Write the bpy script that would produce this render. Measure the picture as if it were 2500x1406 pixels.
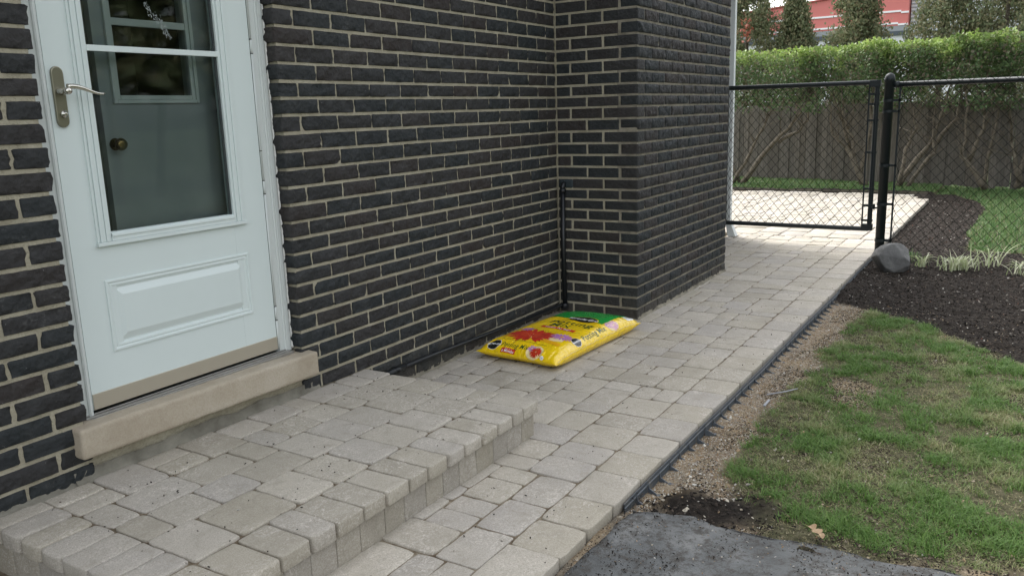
import bpy, bmesh, math, random
import numpy as np
from mathutils import Vector, Matrix, noise
rad = math.radians
random.seed(7); RS = np.random.RandomState(11)
for o in list(bpy.data.objects): bpy.data.objects.remove(o)
SC = bpy.context.scene; C = SC.collection

# ------------------------------------------------------------------ camera
cam = bpy.data.cameras.new('camera'); camo = bpy.data.objects.new('camera', cam); C.objects.link(camo)
yaw, pitch, roll = 0.5616, 0.2099, -0.0314
f = Vector((math.cos(yaw)*math.cos(pitch), math.sin(yaw)*math.cos(pitch), -math.sin(pitch)))
r0 = Vector((math.sin(yaw), -math.cos(yaw), 0)); u0 = r0.cross(f)
r = r0*math.cos(roll)+u0*math.sin(roll); u = -r0*math.sin(roll)+u0*math.cos(roll)
camo.matrix_world = Matrix(((r.x, u.x, -f.x, -2.2042), (r.y, u.y, -f.y, -2.3903), (r.z, u.z, -f.z, 1.2096), (0, 0, 0, 1)))
cam.sensor_width = 36; cam.lens = 36*2001.5/2500; cam.clip_end = 600; cam.clip_start = .05
SC.camera = camo

# ------------------------------------------------------------------ world, sun, exposure
SUN_EL, SUN_AZ = 48, 62            # azimuth measured from +X towards +Y: the sun stands behind the house
w = bpy.data.worlds.new("World"); SC.world = w; w.use_nodes = True
nt = w.node_tree; bg = nt.nodes['Background']
sky = nt.nodes.new('ShaderNodeTexSky'); sky.sky_type = 'NISHITA'; sky.sun_disc = False
sky.sun_elevation = rad(SUN_EL); sky.sun_rotation = rad(90-SUN_AZ)
sky.air_density = 1.0; sky.dust_density = 4.0; sky.ozone_density = 1.0
hs = nt.nodes.new('ShaderNodeHueSaturation'); hs.inputs['Saturation'].default_value = .22
nt.links.new(sky.outputs[0], hs.inputs['Color']); nt.links.new(hs.outputs[0], bg.inputs['Color'])
bg.inputs['Strength'].default_value = .15
sl = bpy.data.lights.new('sun', 'SUN'); sl.energy = .5; sl.angle = rad(30); sl.color = (1, .97, .92)
so = bpy.data.objects.new('sun', sl); C.objects.link(so)
sd = Vector((math.cos(rad(SUN_EL))*math.cos(rad(SUN_AZ)), math.cos(rad(SUN_EL))*math.sin(rad(SUN_AZ)), math.sin(rad(SUN_EL))))
so.rotation_euler = sd.to_track_quat('Z', 'Y').to_euler(); so.location = (3, 3, 12)
SC.view_settings.view_transform = 'Standard'; SC.view_settings.look = 'None'
SC.view_settings.exposure = 1.80; SC.view_settings.gamma = 1
SC.render.engine = 'CYCLES'

# ------------------------------------------------------------------ helpers
def tag(o, label=None, cat=None, group=None, kind=None):
    if label: o['label'] = label
    if cat: o['category'] = cat
    if group: o['group'] = group
    if kind: o['kind'] = kind
    return o
def empty(name, loc, *t, **k):
    o = bpy.data.objects.new(name, None); o.location = loc; C.objects.link(o); o.empty_display_size = .1
    bpy.context.view_layer.update()
    return tag(o, *t, **k)
def link(name, me, m, parent=None, smooth=False):
    o = bpy.data.objects.new(name, me); C.objects.link(o)
    if m:
        for mm in (m if isinstance(m, list) else [m]): me.materials.append(mm)
    if parent:
        o.parent = parent; o.matrix_parent_inverse = Matrix.Translation(-Vector(world_loc(parent)))
    if smooth: me.polygons.foreach_set('use_smooth', [True]*len(me.polygons))
    return o
def world_loc(o):
    v = Vector((0, 0, 0))
    while o is not None and o.type == 'EMPTY': v = v+o.location; o = o.parent
    return v
class MB:
    """collects faces of one mesh"""
    def __init__(s): s.v = []; s.f = []; s.n = 0; s.mi = []
    def add(s, v, f, mi=0):
        v = np.asarray(v, float).reshape(-1, 3); s.v.append(v)
        s.f += [[i+s.n for i in q] for q in f]; s.mi += [mi]*len(f); s.n += len(v); return s
    def box(s, x0, x1, y0, y1, z0, z1, mi=0):
        v = [(x, y, z) for x in (x0, x1) for y in (y0, y1) for z in (z0, z1)]
        return s.add(v, [(0, 1, 3, 2), (4, 6, 7, 5), (0, 4, 5, 1), (2, 3, 7, 6), (0, 2, 6, 4), (1, 5, 7, 3)], mi)
    def tube(s, pts, rr, n=8, cap=True, mi=0):
        pts = [Vector(p) for p in pts]; m = len(pts)
        if not hasattr(rr, '__len__'): rr = [rr]*m
        V = []; F = []; pu = None
        for i, p in enumerate(pts):
            d = (pts[min(i+1, m-1)]-pts[max(i-1, 0)]).normalized()
            a = pu if pu is not None else (Vector((0, 0, 1)) if abs(d.z) < .9 else Vector((1, 0, 0)))
            a = (a-d*a.dot(d)).normalized(); b = d.cross(a); pu = a
            for k in range(n):
                t = 2*math.pi*k/n; V.append(p+(a*math.cos(t)+b*math.sin(t))*rr[i])
        for i in range(m-1):
            for k in range(n):
                F.append((i*n+k, i*n+(k+1) % n, (i+1)*n+(k+1) % n, (i+1)*n+k))
        if cap: F.append(tuple(range(n))[::-1]); F.append(tuple((m-1)*n+k for k in range(n)))
        return s.add([tuple(q) for q in V], F, mi)
    def lathe(s, prof, c, ax=(0, 0, 1), n=16, mi=0):
        ax = Vector(ax).normalized(); a = ax.orthogonal().normalized(); b = ax.cross(a); V = []; F = []
        for rr, h in prof:
            for k in range(n):
                t = 2*math.pi*k/n; V.append(tuple(Vector(c)+ax*h+(a*math.cos(t)+b*math.sin(t))*rr))
        for i in range(len(prof)-1):
            for k in range(n): F.append((i*n+k, i*n+(k+1) % n, (i+1)*n+(k+1) % n, (i+1)*n+k))
        F.append(tuple(range(n))[::-1]); F.append(tuple((len(prof)-1)*n+k for k in range(n)))
        return s.add(V, F, mi)
    def prism(s, poly, z0, z1, fn=None, mi=0):
        n = len(poly); V = [(x, y, z0) for x, y in poly]+[(x, y, z1) for x, y in poly]
        if fn: V = [fn(*q) for q in V]
        return s.add(V, [tuple(range(n))[::-1], tuple(range(n, 2*n))]+[(i, (i+1) % n, n+(i+1) % n, n+i) for i in range(n)], mi)
    def mesh(s, name):
        me = bpy.data.meshes.new(name)
        if s.v: me.from_pydata(np.concatenate(s.v).tolist(), [], s.f)
        if any(s.mi): me.polygons.foreach_set('material_index', s.mi)
        me.update(); return me
    def build(s, name, m, parent=None, smooth=False, bevel=0):
        o = link(name, s.mesh(name), m, parent, smooth)
        if bevel:
            b = o.modifiers.new('b', 'BEVEL'); b.width = bevel; b.segments = 2; b.limit_method = 'ANGLE'; b.angle_limit = rad(40)
        return o
def fastmesh(name, V, F, attrs=None, smooth=False):
    """V (n,3); F (m,k) uniform polygons; attrs: dict name->per point floats"""
    me = bpy.data.meshes.new(name); V = np.asarray(V, np.float32); F = np.asarray(F, np.int32); k = F.shape[1]
    me.vertices.add(len(V)); me.vertices.foreach_set('co', V.ravel())
    me.loops.add(F.size); me.loops.foreach_set('vertex_index', F.ravel())
    me.polygons.add(len(F)); me.polygons.foreach_set('loop_start', np.arange(len(F), dtype=np.int32)*k)
    me.polygons.foreach_set('loop_total', np.full(len(F), k, np.int32))
    me.polygons.foreach_set('use_smooth', np.full(len(F), smooth))
    me.update(calc_edges=True)
    for a, d in (attrs or {}).items():
        at = me.attributes.new(a, 'FLOAT', 'POINT'); at.data.foreach_set('value', np.asarray(d, np.float32))
    return me
# numpy noise
def _h(i, j, k, s=0):
    n = (i.astype(np.int64)*374761393+j.astype(np.int64)*668265263+k.astype(np.int64)*2147483647+s*974634777) & 0x7fffffff
    n = ((n ^ (n >> 13))*1274126177) & 0x7fffffff
    n = ((n ^ (n >> 15))*2246822519) & 0x7fffffff
    return ((n ^ (n >> 16)) & 0xfffff)/float(0xfffff)
def vnoise(P, fr=1., s=0):
    P = np.asarray(P, float)*fr; i = np.floor(P); d = P-i; d = d*d*(3-2*d); i = i.astype(np.int64); r = 0
    for a in (0, 1):
        for b in (0, 1):
            for c in (0, 1):
                wgt = (d[:, 0] if a else 1-d[:, 0])*(d[:, 1] if b else 1-d[:, 1])*(d[:, 2] if c else 1-d[:, 2])
                r = r+wgt*_h(i[:, 0]+a, i[:, 1]+b, i[:, 2]+c, s)
    return r*2-1
def fbm(P, fr=1., o=4, s=0):
    r = 0; a = 1; t = 0
    for k in range(o): r = r+a*vnoise(P, fr*2**k, s+k); t += a; a *= .5
    return r/t
def facets(P, fr, s=0):
    """chipped-stone relief: each Voronoi cell a tilted plane"""
    Q = P*fr; i = np.floor(Q).astype(np.int64); best = np.full(len(Q), 9e9); out = np.zeros(len(Q))
    for a in (-1, 0, 1):
        for b in (-1, 0, 1):
            for c in (-1, 0, 1):
                J = i+[a, b, c]; o3 = np.stack([_h(J[:, 0], J[:, 1], J[:, 2], s+q) for q in range(3)], 1)
                d = Q-(J+o3); dd = (d**2).sum(1); m = dd < best; best[m] = dd[m]
                t = np.stack([_h(J[:, 0], J[:, 1], J[:, 2], s+q+5)-.5 for q in range(3)], 1)
                val = (d*t).sum(1)*2+_h(J[:, 0], J[:, 1], J[:, 2], s+9)-.5
                out[m] = val[m]
    return out
def _ax(L, rr, n):
    rr = min(rr, L*.3); return np.concatenate([[0, .35*rr], np.linspace(rr, L-rr, max(n, 2)), [L-.35*rr, L]])
def block(lo, hi, rr, n, faces, disp=None, seed=0, zdamp=0.):
    """rounded block; returns welded verts, quads. faces e.g. ['-y','+x']"""
    lo = np.array(lo, float); hi = np.array(hi, float); L = hi-lo
    ax = [_ax(L[i], rr, n[i]) for i in range(3)]; VV = []; FF = []; off = 0
    for fc in faces:
        a = 'xyz'.index(fc[1]); b, c = [k for k in range(3) if k != a]
        A, B = np.meshgrid(ax[b], ax[c], indexing='ij'); P = np.zeros(A.shape+(3,)); P[..., b] = A; P[..., c] = B
        P[..., a] = 0 if fc[0] == '-' else L[a]; na, nb = A.shape; P = P.reshape(-1, 3)
        I = np.arange(na*nb).reshape(na, nb)
        q = np.stack([I[:-1, :-1], I[1:, :-1], I[1:, 1:], I[:-1, 1:]], -1).reshape(-1, 4)
        flip = (fc[0] == '-') ^ (a == 1)
        if flip: q = q[:, ::-1]
        VV.append(P); FF.append(q+off); off += len(P)
    P = np.concatenate(VV); F = np.concatenate(FF)
    key = np.round(P*1e5).astype(np.int64); _, idx, inv = np.unique(key, axis=0, return_index=True, return_inverse=True)
    P = P[idx]; F = inv.reshape(-1)[F]
    r3 = np.minimum(rr, L*.3); c = np.clip(P, r3, L-r3); d = P-c; nn = np.linalg.norm(d/r3, axis=1, keepdims=True)
    nrm = d/np.maximum(np.linalg.norm(d, axis=1, keepdims=True), 1e-9)
    Q = c+np.where(nn > 1e-6, (d/r3)/np.maximum(nn, 1e-9), 0)*r3+lo
    if disp is not None:
        edge = np.min(np.where(np.abs(nrm) > .9, 9, np.minimum(P, L-P)), axis=1)   # distance to face border
        dd = disp(Q, edge, seed)*(1-zdamp*np.clip(np.abs(nrm[:, 2])*1.4, 0, 1)); Q = Q+nrm*dd[:, None]
    return Q, F
class QB:
    def __init__(s): s.V = []; s.F = []; s.n = 0
    def add(s, V, F): s.V.append(V); s.F.append(F+s.n); s.n += len(V)
    def build(s, name, m, parent=None, smooth=True, attrs=None):
        return link(name, fastmesh(name, np.concatenate(s.V), np.concatenate(s.F), attrs, smooth), m, parent)

# ------------------------------------------------------------------ materials
def M(name, col, rough=.7, spec=.5, metal=0):
    m = bpy.data.materials.new(name); m.use_nodes = True; p = m.node_tree.nodes['Principled BSDF']
    p.inputs['Base Color'].default_value = (*col, 1); p.inputs['Roughness'].default_value = rough
    p.inputs['Metallic'].default_value = metal; p.inputs['Specular IOR Level'].default_value = spec
    m.diffuse_color = (*col, 1); return m
class G:
    def __init__(s, m): s.m = m; s.t = m.node_tree; s.p = s.t.nodes['Principled BSDF']; s.co = s.n('ShaderNodeTexCoord').outputs['Object']
    def n(s, ty, **k):
        n = s.t.nodes.new(ty)
        for a, b in k.items(): setattr(n, a, b)
        return n
    def L(s, a, b): s.t.links.new(a, b)
    def noise(s, sc, det=4, rough=.6, vec=None, dist=0):
        n = s.n('ShaderNodeTexNoise'); n.inputs['Scale'].default_value = sc; n.inputs['Detail'].default_value = det
        n.inputs['Roughness'].default_value = rough; n.inputs['Distortion'].default_value = dist; s.L(vec or s.co, n.inputs['Vector']); return n.outputs['Fac']
    def vor(s, sc, feat='F1', out='Distance', vec=None):
        n = s.n('ShaderNodeTexVoronoi', feature=feat); n.inputs['Scale'].default_value = sc; s.L(vec or s.co, n.inputs['Vector']); return n.outputs[out]
    def ramp(s, fac, stops, interp='LINEAR'):
        n = s.n('ShaderNodeValToRGB'); cr = n.color_ramp; cr.interpolation = interp
        while len(cr.elements) < len(stops): cr.elements.new(.5)
        for e, (p, c) in zip(cr.elements, stops): e.position = p; e.color = (*c, 1) if len(c) == 3 else c
        s.L(fac, n.inputs[0]); return n.outputs[0]
    def mix(s, fac, a, b, mode='MIX'):
        n = s.n('ShaderNodeMix', data_type='RGBA', blend_type=mode)
        for v, i in ((fac, n.inputs[0]), (a, n.inputs[6]), (b, n.inputs[7])):
            if isinstance(v, (int, float)): i.default_value = v
            elif isinstance(v, tuple): i.default_value = (*v, 1)
            else: s.L(v, i)
        return n.outputs[2]
    def math(s, op, a, b=0.):
        n = s.n('ShaderNodeMath', operation=op)
        for v, i in ((a, n.inputs[0]), (b, n.inputs[1])):
            if isinstance(v, (int, float)): i.default_value = v
            else: s.L(v, i)
        return n.outputs[0]
    def island(s): return s.n('ShaderNodeNewGeometry').outputs['Random Per Island']
    def attr(s, a): n = s.n('ShaderNodeAttribute', attribute_name=a); return n.outputs['Fac']
    def col(s, c): s.L(c, s.p.inputs['Base Color'])
    def rough(s, c): s.L(c, s.p.inputs['Roughness'])
    def bump(s, h, st, dist=.01):
        n = s.n('ShaderNodeBump'); n.inputs['Strength'].default_value = st; n.inputs['Distance'].default_value = dist
        s.L(h, n.inputs['Height']); s.L(n.outputs[0], s.p.inputs['Normal'])
def g3(v): return (v, v, v)

def brick_mat(name, k=1.):
    m = M(name, (.02, .02, .021), .7, .28); g = G(m)
    c = g.ramp(g.island(), [(0, (.018*k, .0225*k, .0245*k)), (.3, (.022*k, .0255*k, .027*k)), (.5, (.034*k, .0275*k, .025*k)), (.7, (.020*k, .0225*k, .0235*k)), (.9, (.036*k, .032*k, .0305*k)), (1, (.027*k, .029*k, .031*k))])
    c = g.mix(g.ramp(g.noise(14, 5), [(.35, g3(0)), (.8, g3(.5))]), c, (.055*k, .057*k, .058*k))
    dust = g.math('MULTIPLY', g.ramp(g.noise(60, 6, .75), [(.56, g3(0)), (.75, g3(1))]), g.ramp(g.noise(3.5, 2), [(.45, g3(0)), (.65, g3(.55))]))
    c = g.mix(dust, c, (.17, .17, .165))
    sx = g.n('ShaderNodeSeparateXYZ'); g.L(g.co, sx.inputs[0]); zz = g.math('SUBTRACT', .14, sx.outputs[2]); zz = g.math('ADD', g.math('MULTIPLY', zz, 5.), g.math('MULTIPLY', g.math('SUBTRACT', g.noise(9, 5, .7), .5), 2.2))
    cl = g.n('ShaderNodeClamp'); g.L(zz, cl.inputs[0]); c = g.mix(g.math('MULTIPLY', cl.outputs[0], .5), c, (.13, .115, .09))
    sp = g.ramp(g.vor(75), [(.045, g3(.8)), (.075, g3(0))])
    sp = g.math('MULTIPLY', sp, g.ramp(g.noise(31, 2), [(.55, g3(0)), (.6, g3(1))]))
    c = g.mix(sp, c, (.5, .5, .48)); g.col(c)
    h = g.math('ADD', g.noise(55, 7, .72, dist=.6), g.math('MULTIPLY', g.vor(60), .6)); g.bump(h, .9, .006)
    g.rough(g.ramp(g.noise(40, 3), [(.3, g3(.55)), (.8, g3(.85))]))
    return m
BRICK = brick_mat('dark_brick', 1.12); BRICK2 = brick_mat('dark_brick_weathered', 1.12)
MORTAR = M('mortar', (.3, .27, .2), .95, .2); g = G(MORTAR)
c = g.ramp(g.noise(9, 5, .6), [(.25, (.31, .28, .205)), (.55, (.43, .395, .30)), (.85, (.50, .47, .37))])
c = g.mix(g.ramp(g.noise(150, 4), [(.5, g3(0)), (.75, g3(.45))]), c, (.14, .125, .09))
g.col(c); g.bump(g.math('ADD', g.noise(120, 5, .7), g.noise(20, 3)), .8, .006)
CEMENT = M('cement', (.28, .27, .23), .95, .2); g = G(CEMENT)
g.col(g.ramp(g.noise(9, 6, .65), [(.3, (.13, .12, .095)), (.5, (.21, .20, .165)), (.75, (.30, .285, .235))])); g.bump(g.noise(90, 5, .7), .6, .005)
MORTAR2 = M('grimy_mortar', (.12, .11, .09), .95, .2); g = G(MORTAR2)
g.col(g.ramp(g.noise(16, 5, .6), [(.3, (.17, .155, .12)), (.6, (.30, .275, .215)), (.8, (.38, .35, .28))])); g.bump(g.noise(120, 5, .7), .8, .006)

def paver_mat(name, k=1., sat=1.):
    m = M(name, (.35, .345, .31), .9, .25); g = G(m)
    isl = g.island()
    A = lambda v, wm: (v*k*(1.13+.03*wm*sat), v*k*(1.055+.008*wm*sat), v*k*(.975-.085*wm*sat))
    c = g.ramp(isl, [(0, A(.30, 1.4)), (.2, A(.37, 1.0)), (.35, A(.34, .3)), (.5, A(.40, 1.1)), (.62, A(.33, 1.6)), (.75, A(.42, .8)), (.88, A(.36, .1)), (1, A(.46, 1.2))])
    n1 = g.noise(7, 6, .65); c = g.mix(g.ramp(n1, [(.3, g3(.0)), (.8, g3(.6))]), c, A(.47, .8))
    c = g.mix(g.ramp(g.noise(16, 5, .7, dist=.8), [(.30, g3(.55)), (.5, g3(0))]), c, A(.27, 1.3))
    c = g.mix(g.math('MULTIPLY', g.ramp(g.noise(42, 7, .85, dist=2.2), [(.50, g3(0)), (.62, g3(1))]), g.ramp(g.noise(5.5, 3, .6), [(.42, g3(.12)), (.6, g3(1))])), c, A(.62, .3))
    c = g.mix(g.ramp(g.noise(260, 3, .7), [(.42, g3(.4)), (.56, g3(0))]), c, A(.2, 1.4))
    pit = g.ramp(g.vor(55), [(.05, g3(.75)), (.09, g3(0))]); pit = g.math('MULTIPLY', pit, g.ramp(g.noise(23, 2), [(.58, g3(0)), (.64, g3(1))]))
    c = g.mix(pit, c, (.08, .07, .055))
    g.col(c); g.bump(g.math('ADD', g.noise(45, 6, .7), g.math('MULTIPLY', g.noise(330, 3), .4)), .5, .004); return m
PAVER = paver_mat('concrete_paver'); PATIO = paver_mat('pale_paver', .92, .9)
JOINT = M('joint_sand', (.13, .1, .07), .95, .1); g = G(JOINT)
g.col(g.ramp(g.noise(30, 6, .7), [(.3, (.09, .065, .045)), (.5, (.19, .155, .11)), (.7, (.33, .29, .22))])); g.bump(g.noise(200, 4), .8, .004)
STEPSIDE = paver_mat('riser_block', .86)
STONE = M('sill_stone', (.34, .29, .22), .9, .2); g = G(STONE)
c = g.ramp(g.noise(5, 6, .65), [(.25, (.36, .305, .23)), (.5, (.45, .395, .31)), (.8, (.53, .48, .40))])
c = g.mix(g.ramp(g.noise(150, 4, .7), [(.45, g3(0)), (.7, g3(.4))]), c, (.3, .235, .17)); g.col(c); g.bump(g.noise(160, 5, .7), .5, .003)
WHITE = M('white_enamel', (.66, .74, .725), .32, .5); g = G(WHITE)
g.col(g.mix(g.ramp(g.noise(3, 5), [(.4, g3(0)), (.9, g3(.35))]), (.67, .745, .73), (.58, .655, .64))); g.bump(g.noise(260, 2), .05, .002)
WFRAME = M('white_vinyl', (.62, .66, .64), .45, .5)
CAULK = M('caulk', (.78, .78, .74), .6, .4)
KICK = M('satin_metal', (.50, .455, .37), .42, .5, .45); g = G(KICK); g.bump(g.noise(90, 3), .06, .002)
ALU = M('aluminium', (.42, .41, .39), .45, .5, .8); g = G(ALU)
g.col(g.ramp(g.noise(40, 5), [(.2, (.33, .32, .3)), (.9, (.5, .49, .47))]))
NICKEL = M('brushed_nickel', (.27, .26, .2), .34, .5, .9); NICKEL2 = M('bright_nickel', (.62, .6, .54), .25, .5, 1)
BRASS = M('aged_brass', (.20, .14, .05), .22, .5, 1)
DARK = M('dark_gap', (.012, .014, .013), .8, .1)
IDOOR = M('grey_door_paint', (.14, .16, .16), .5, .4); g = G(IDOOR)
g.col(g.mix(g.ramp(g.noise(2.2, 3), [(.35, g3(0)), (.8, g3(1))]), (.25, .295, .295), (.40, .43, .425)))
IFRAME = M('inner_frame_paint', (.52, .58, .56), .5, .4)
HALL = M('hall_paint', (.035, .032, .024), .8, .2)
HINGE = M('dark_hinge', (.02, .02, .018), .4, .5, .6)
GLASS = bpy.data.materials.new('pane_glass'); GLASS.use_nodes = True; t_ = GLASS.node_tree; t_.nodes.remove(t_.nodes['Principled BSDF'])
gg = t_.nodes.new('ShaderNodeBsdfGlossy'); gg.inputs['Roughness'].default_value = .03; gg.inputs['Color'].default_value = (.95, 1, .98, 1)
tr = t_.nodes.new('ShaderNodeBsdfTransparent'); tr.inputs['Color'].default_value = (.80, .85, .84, 1)
fz = t_.nodes.new('ShaderNodeFresnel'); fz.inputs['IOR'].default_value = 1.5
mx = t_.nodes.new('ShaderNodeMixShader'); t_.links.new(fz.outputs[0], mx.inputs[0]); t_.links.new(tr.outputs[0], mx.inputs[1]); t_.links.new(gg.outputs[0], mx.inputs[2])
t_.links.new(mx.outputs[0], t_.nodes['Material Output'].inputs[0])
SMEAR = M('dried_smear', (.32, .36, .35), .8, .2)
BLACKP = M('black_coat', (.010, .014, .014), .5, .35); g = G(BLACKP)
g.col(g.mix(g.ramp(g.noise(18, 5, .7), [(.6, g3(0)), (.75, g3(.10))]), (.012, .017, .018), (.09, .1, .1)))
WIRE = M('vinyl_wire', (.006, .008, .008), .85, .1)
PIPE = M('black_pipe', (.008, .010, .012), .38, .5)
PAINTED = M('painted_patch', (.035, .047, .053), .7, .3); g = G(PAINTED); g.bump(g.noise(120, 4), .5, .003)
PLASTIC = M('grey_plastic', (.08, .09, .10), .5, .5); g = G(PLASTIC)
g.col(g.mix(g.ramp(g.noise(30, 5), [(.5, g3(0)), (.7, g3(.6))]), (.062, .075, .088), (.16, .15, .125)))
FABRIC = M('landscape_fabric', (.06, .065, .07), .85, .3); g = G(FABRIC)
c = g.ramp(g.noise(4, 6, .65), [(.3, (.082, .086, .086)), (.55, (.145, .151, .151)), (.8, (.27, .27, .258))])
c = g.mix(g.ramp(g.noise(24, 8, .85, dist=.15), [(.47, g3(0)), (.58, g3(.8))]), c, (.055, .048, .04))
c = g.mix(g.ramp(g.noise(120, 4, .8), [(.60, g3(0)), (.72, g3(.7))]), c, (.24, .225, .19))
g.col(c); g.bump(g.math('ADD', g.noise(60, 5, .7), g.math('MULTIPLY', g.noise(260, 3), .5)), .7, .006)

GROUND = M('soil_and_gravel', (.08, .06, .04), .95, .15); g = G(GROUND)
soil = g.ramp(g.noise(28, 8, .75), [(.3, (.012, .010, .0085)), (.5, (.026, .021, .017)), (.64, (.06, .05, .04)), (.8, (.14, .125, .105))])
grav = g.ramp(g.noise(75, 8, .8), [(.28, (.12, .09, .055)), (.45, (.30, .225, .14)), (.58, (.45, .36, .24)), (.75, (.62, .54, .40))])
grav = g.mix(g.ramp(g.noise(4.5, 6, .7), [(.50, g3(0)), (.62, g3(.75))]), grav, (.06, .048, .035)); grav = g.mix(g.ramp(g.noise(3.5, 4), [(.42, g3(0)), (.6, g3(.8))]), grav, g.ramp(g.noise(90, 8, .8), [(.3, (.10, .085, .07)), (.5, (.27, .24, .19)), (.75, (.56, .53, .46))]))
lawn = g.ramp(g.noise(35, 8, .75), [(.3, (.035, .038, .02)), (.5, (.095, .092, .05)), (.68, (.19, .17, .11)), (.8, (.34, .31, .24))])
c = g.mix(g.attr('grav'), lawn, grav); c = g.mix(g.attr('soil'), c, soil); g.col(c)
g.bump(g.math('ADD', g.noise(60, 8, .8), g.math('MULTIPLY', g.noise(220, 4), .6)), 1, .012)
TERR = M('far_grass', (.06, .075, .045), .95, .1); g = G(TERR)
g.col(g.ramp(g.noise(.8, 6), [(.3, (.045, .055, .035)), (.7, (.085, .10, .06))]))
def leafmat(name, stops, rough=.55, tl=.3, att=None):
    m = M(name, stops[0][1], rough, .3); g = G(m); isl = g.island()
    c = g.ramp(isl, stops)
    if att: c = g.mix(g.attr(att), c, g.ramp(isl, att_cols))
    g.col(c); tn = g.n('ShaderNodeBsdfTranslucent'); g.L(c, tn.inputs['Color'])
    mxs = g.n('ShaderNodeMixShader'); mxs.inputs[0].default_value = tl
    g.L(g.p.outputs[0], mxs.inputs[1]); g.L(tn.outputs[0], mxs.inputs[2]); g.L(mxs.outputs[0], g.t.nodes['Material Output'].inputs[0]); return m
DRYCOLS = [(0, (.24, .27, .10)), (.4, (.40, .36, .20)), (.7, (.20, .25, .09)), (1, (.50, .44, .29))]
att_cols = DRYCOLS
GRASS = leafmat('grass_blade', [(0, (.08, .17, .035)), (.3, (.13, .245, .05)), (.6, (.09, .17, .04)), (.8, (.18, .29, .07)), (1, (.12, .20, .06))], .5, .3, att='dry')
GRASS2 = leafmat('lush_grass', [(0, (.06, .13, .04)), (.4, (.09, .175, .055)), (.8, (.13, .22, .075)), (.93, (.24, .26, .12)), (1, (.07, .15, .05))], .5, .3)
att_cols = [(0, (.24, .36, .07)), (.5, (.31, .44, .09)), (1, (.38, .50, .14))]
HEDGE = leafmat('hedge_leaf', [(0, (.055, .095, .04)), (.4, (.085, .14, .052)), (.72, (.11, .17, .065)), (.82, (.12, .105, .07)), (1, (.17, .145, .105))], .5, .3, att='fresh')
ARB = leafmat('arborvitae_spray', [(0, (.12, .155, .08)), (.4, (.18, .21, .105)), (.7, (.25, .22, .125)), (1, (.15, .18, .10))], .7, .2)
RUSTY = leafmat('rusty_leaf', [(0, (.32, .1, .07)), (1, (.4, .16, .1))])
VARIEG = leafmat('striped_blade', [(0, (.46, .50, .33)), (.35, (.62, .63, .47)), (.6, (.30, .38, .16)), (1, (.55, .57, .4))], .5, .2)
BARK = M('bark', (.16, .135, .1), .9, .2); g = G(BARK)
g.col(g.ramp(g.noise(22, 6, .7), [(.3, (.075, .065, .05)), (.6, (.19, .165, .125)), (.8, (.29, .26, .2))])); g.bump(g.noise(60, 5), .8, .01)
WOOD = M('weathered_board', (.13, .12, .1), .9, .2); g = G(WOOD)
mp = g.n('ShaderNodeMapping'); mp.inputs['Scale'].default_value = (14, 14, 1.2); g.L(g.co, mp.inputs[0])
c = g.ramp(g.island(), [(0, (.13, .118, .10)), (.3, (.20, .185, .16)), (.6, (.155, .145, .125)), (.8, (.24, .22, .19)), (1, (.17, .152, .125))])
c = g.mix(g.ramp(g.noise(5, 7, .7, mp.outputs[0]), [(.35, g3(.7)), (.65, g3(0))]), c, (.055, .05, .042)); g.col(c); g.bump(g.noise(6, 6, .7, mp.outputs[0]), .6, .01)
ROCK = M('basalt', (.13, .135, .135), .75, .3); g = G(ROCK)
g.col(g.ramp(g.noise(9, 7, .7), [(.3, (.09, .09, .088)), (.55, (.155, .155, .15)), (.8, (.25, .245, .235))])); g.bump(g.noise(30, 7, .7), .8, .01)
PEBBLE = M('pebbles', (.3, .25, .18), .85, .3); g = G(PEBBLE)
g.col(g.ramp(g.island(), [(0, (.33, .24, .14)), (.25, (.22, .17, .11)), (.45, (.48, .44, .36)), (.6, (.30, .20, .11)), (.8, (.13, .10, .08)), (1, (.62, .6, .54))]))
CHIP = M('mulch_chips', (.04, .03, .02), .95, .15); g = G(CHIP)
g.col(g.ramp(g.island(), [(0, (.010, .009, .008)), (.6, (.022, .018, .015)), (.85, (.05, .04, .032)), (.965, (.10, .08, .065)), (.975, (.42, .40, .36)), (.99, (.4, .38, .34)), (.995, (.12, .06, .04))]))
CRUMB = M('soil_crumb', (.06, .05, .04), .95, .1); g = G(CRUMB); g.col(g.ramp(g.island(), [(0, (.025, .02, .016)), (.5, (.07, .056, .042)), (.85, (.14, .115, .085)), (1, (.3, .27, .2))]))
THATCH = leafmat('straw', [(0, (.24, .21, .11)), (.4, (.34, .30, .17)), (.7, (.16, .19, .07)), (1, (.48, .42, .28))], .8, .2)
DEADLEAF = M('dead_leaf', (.34, .24, .14), .8, .2); g = G(DEADLEAF); g.col(g.ramp(g.noise(60, 4), [(.3, (.28, .19, .11)), (.7, (.42, .31, .20))]))
RED = M('red_cladding', (.6, .2, .18), .6, .3); g = G(RED); g.col(g.mix(g.ramp(g.noise(.6, 4), [(.3, g3(0)), (.8, g3(.5))]), (.60, .19, .17), (.63, .22, .195)))  # lens haze over the far wall is put into this paler red
PALEW = M('pale_cladding', (.7, .72, .73), .6, .4); GREYB = M('grey_band', (.28, .30, .31), .6, .3); DKB = M('dark_band', (.08, .095, .11), .6, .3)
STRIPE = M('white_stripe', (.85, .85, .85), .5, .4)
ROOF = M('shingles', (.07, .065, .06), .9, .2); g = G(ROOF); g.col(g.ramp(g.noise(20, 4), [(.3, (.05, .047, .043)), (.7, (.1, .093, .085))]))

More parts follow.
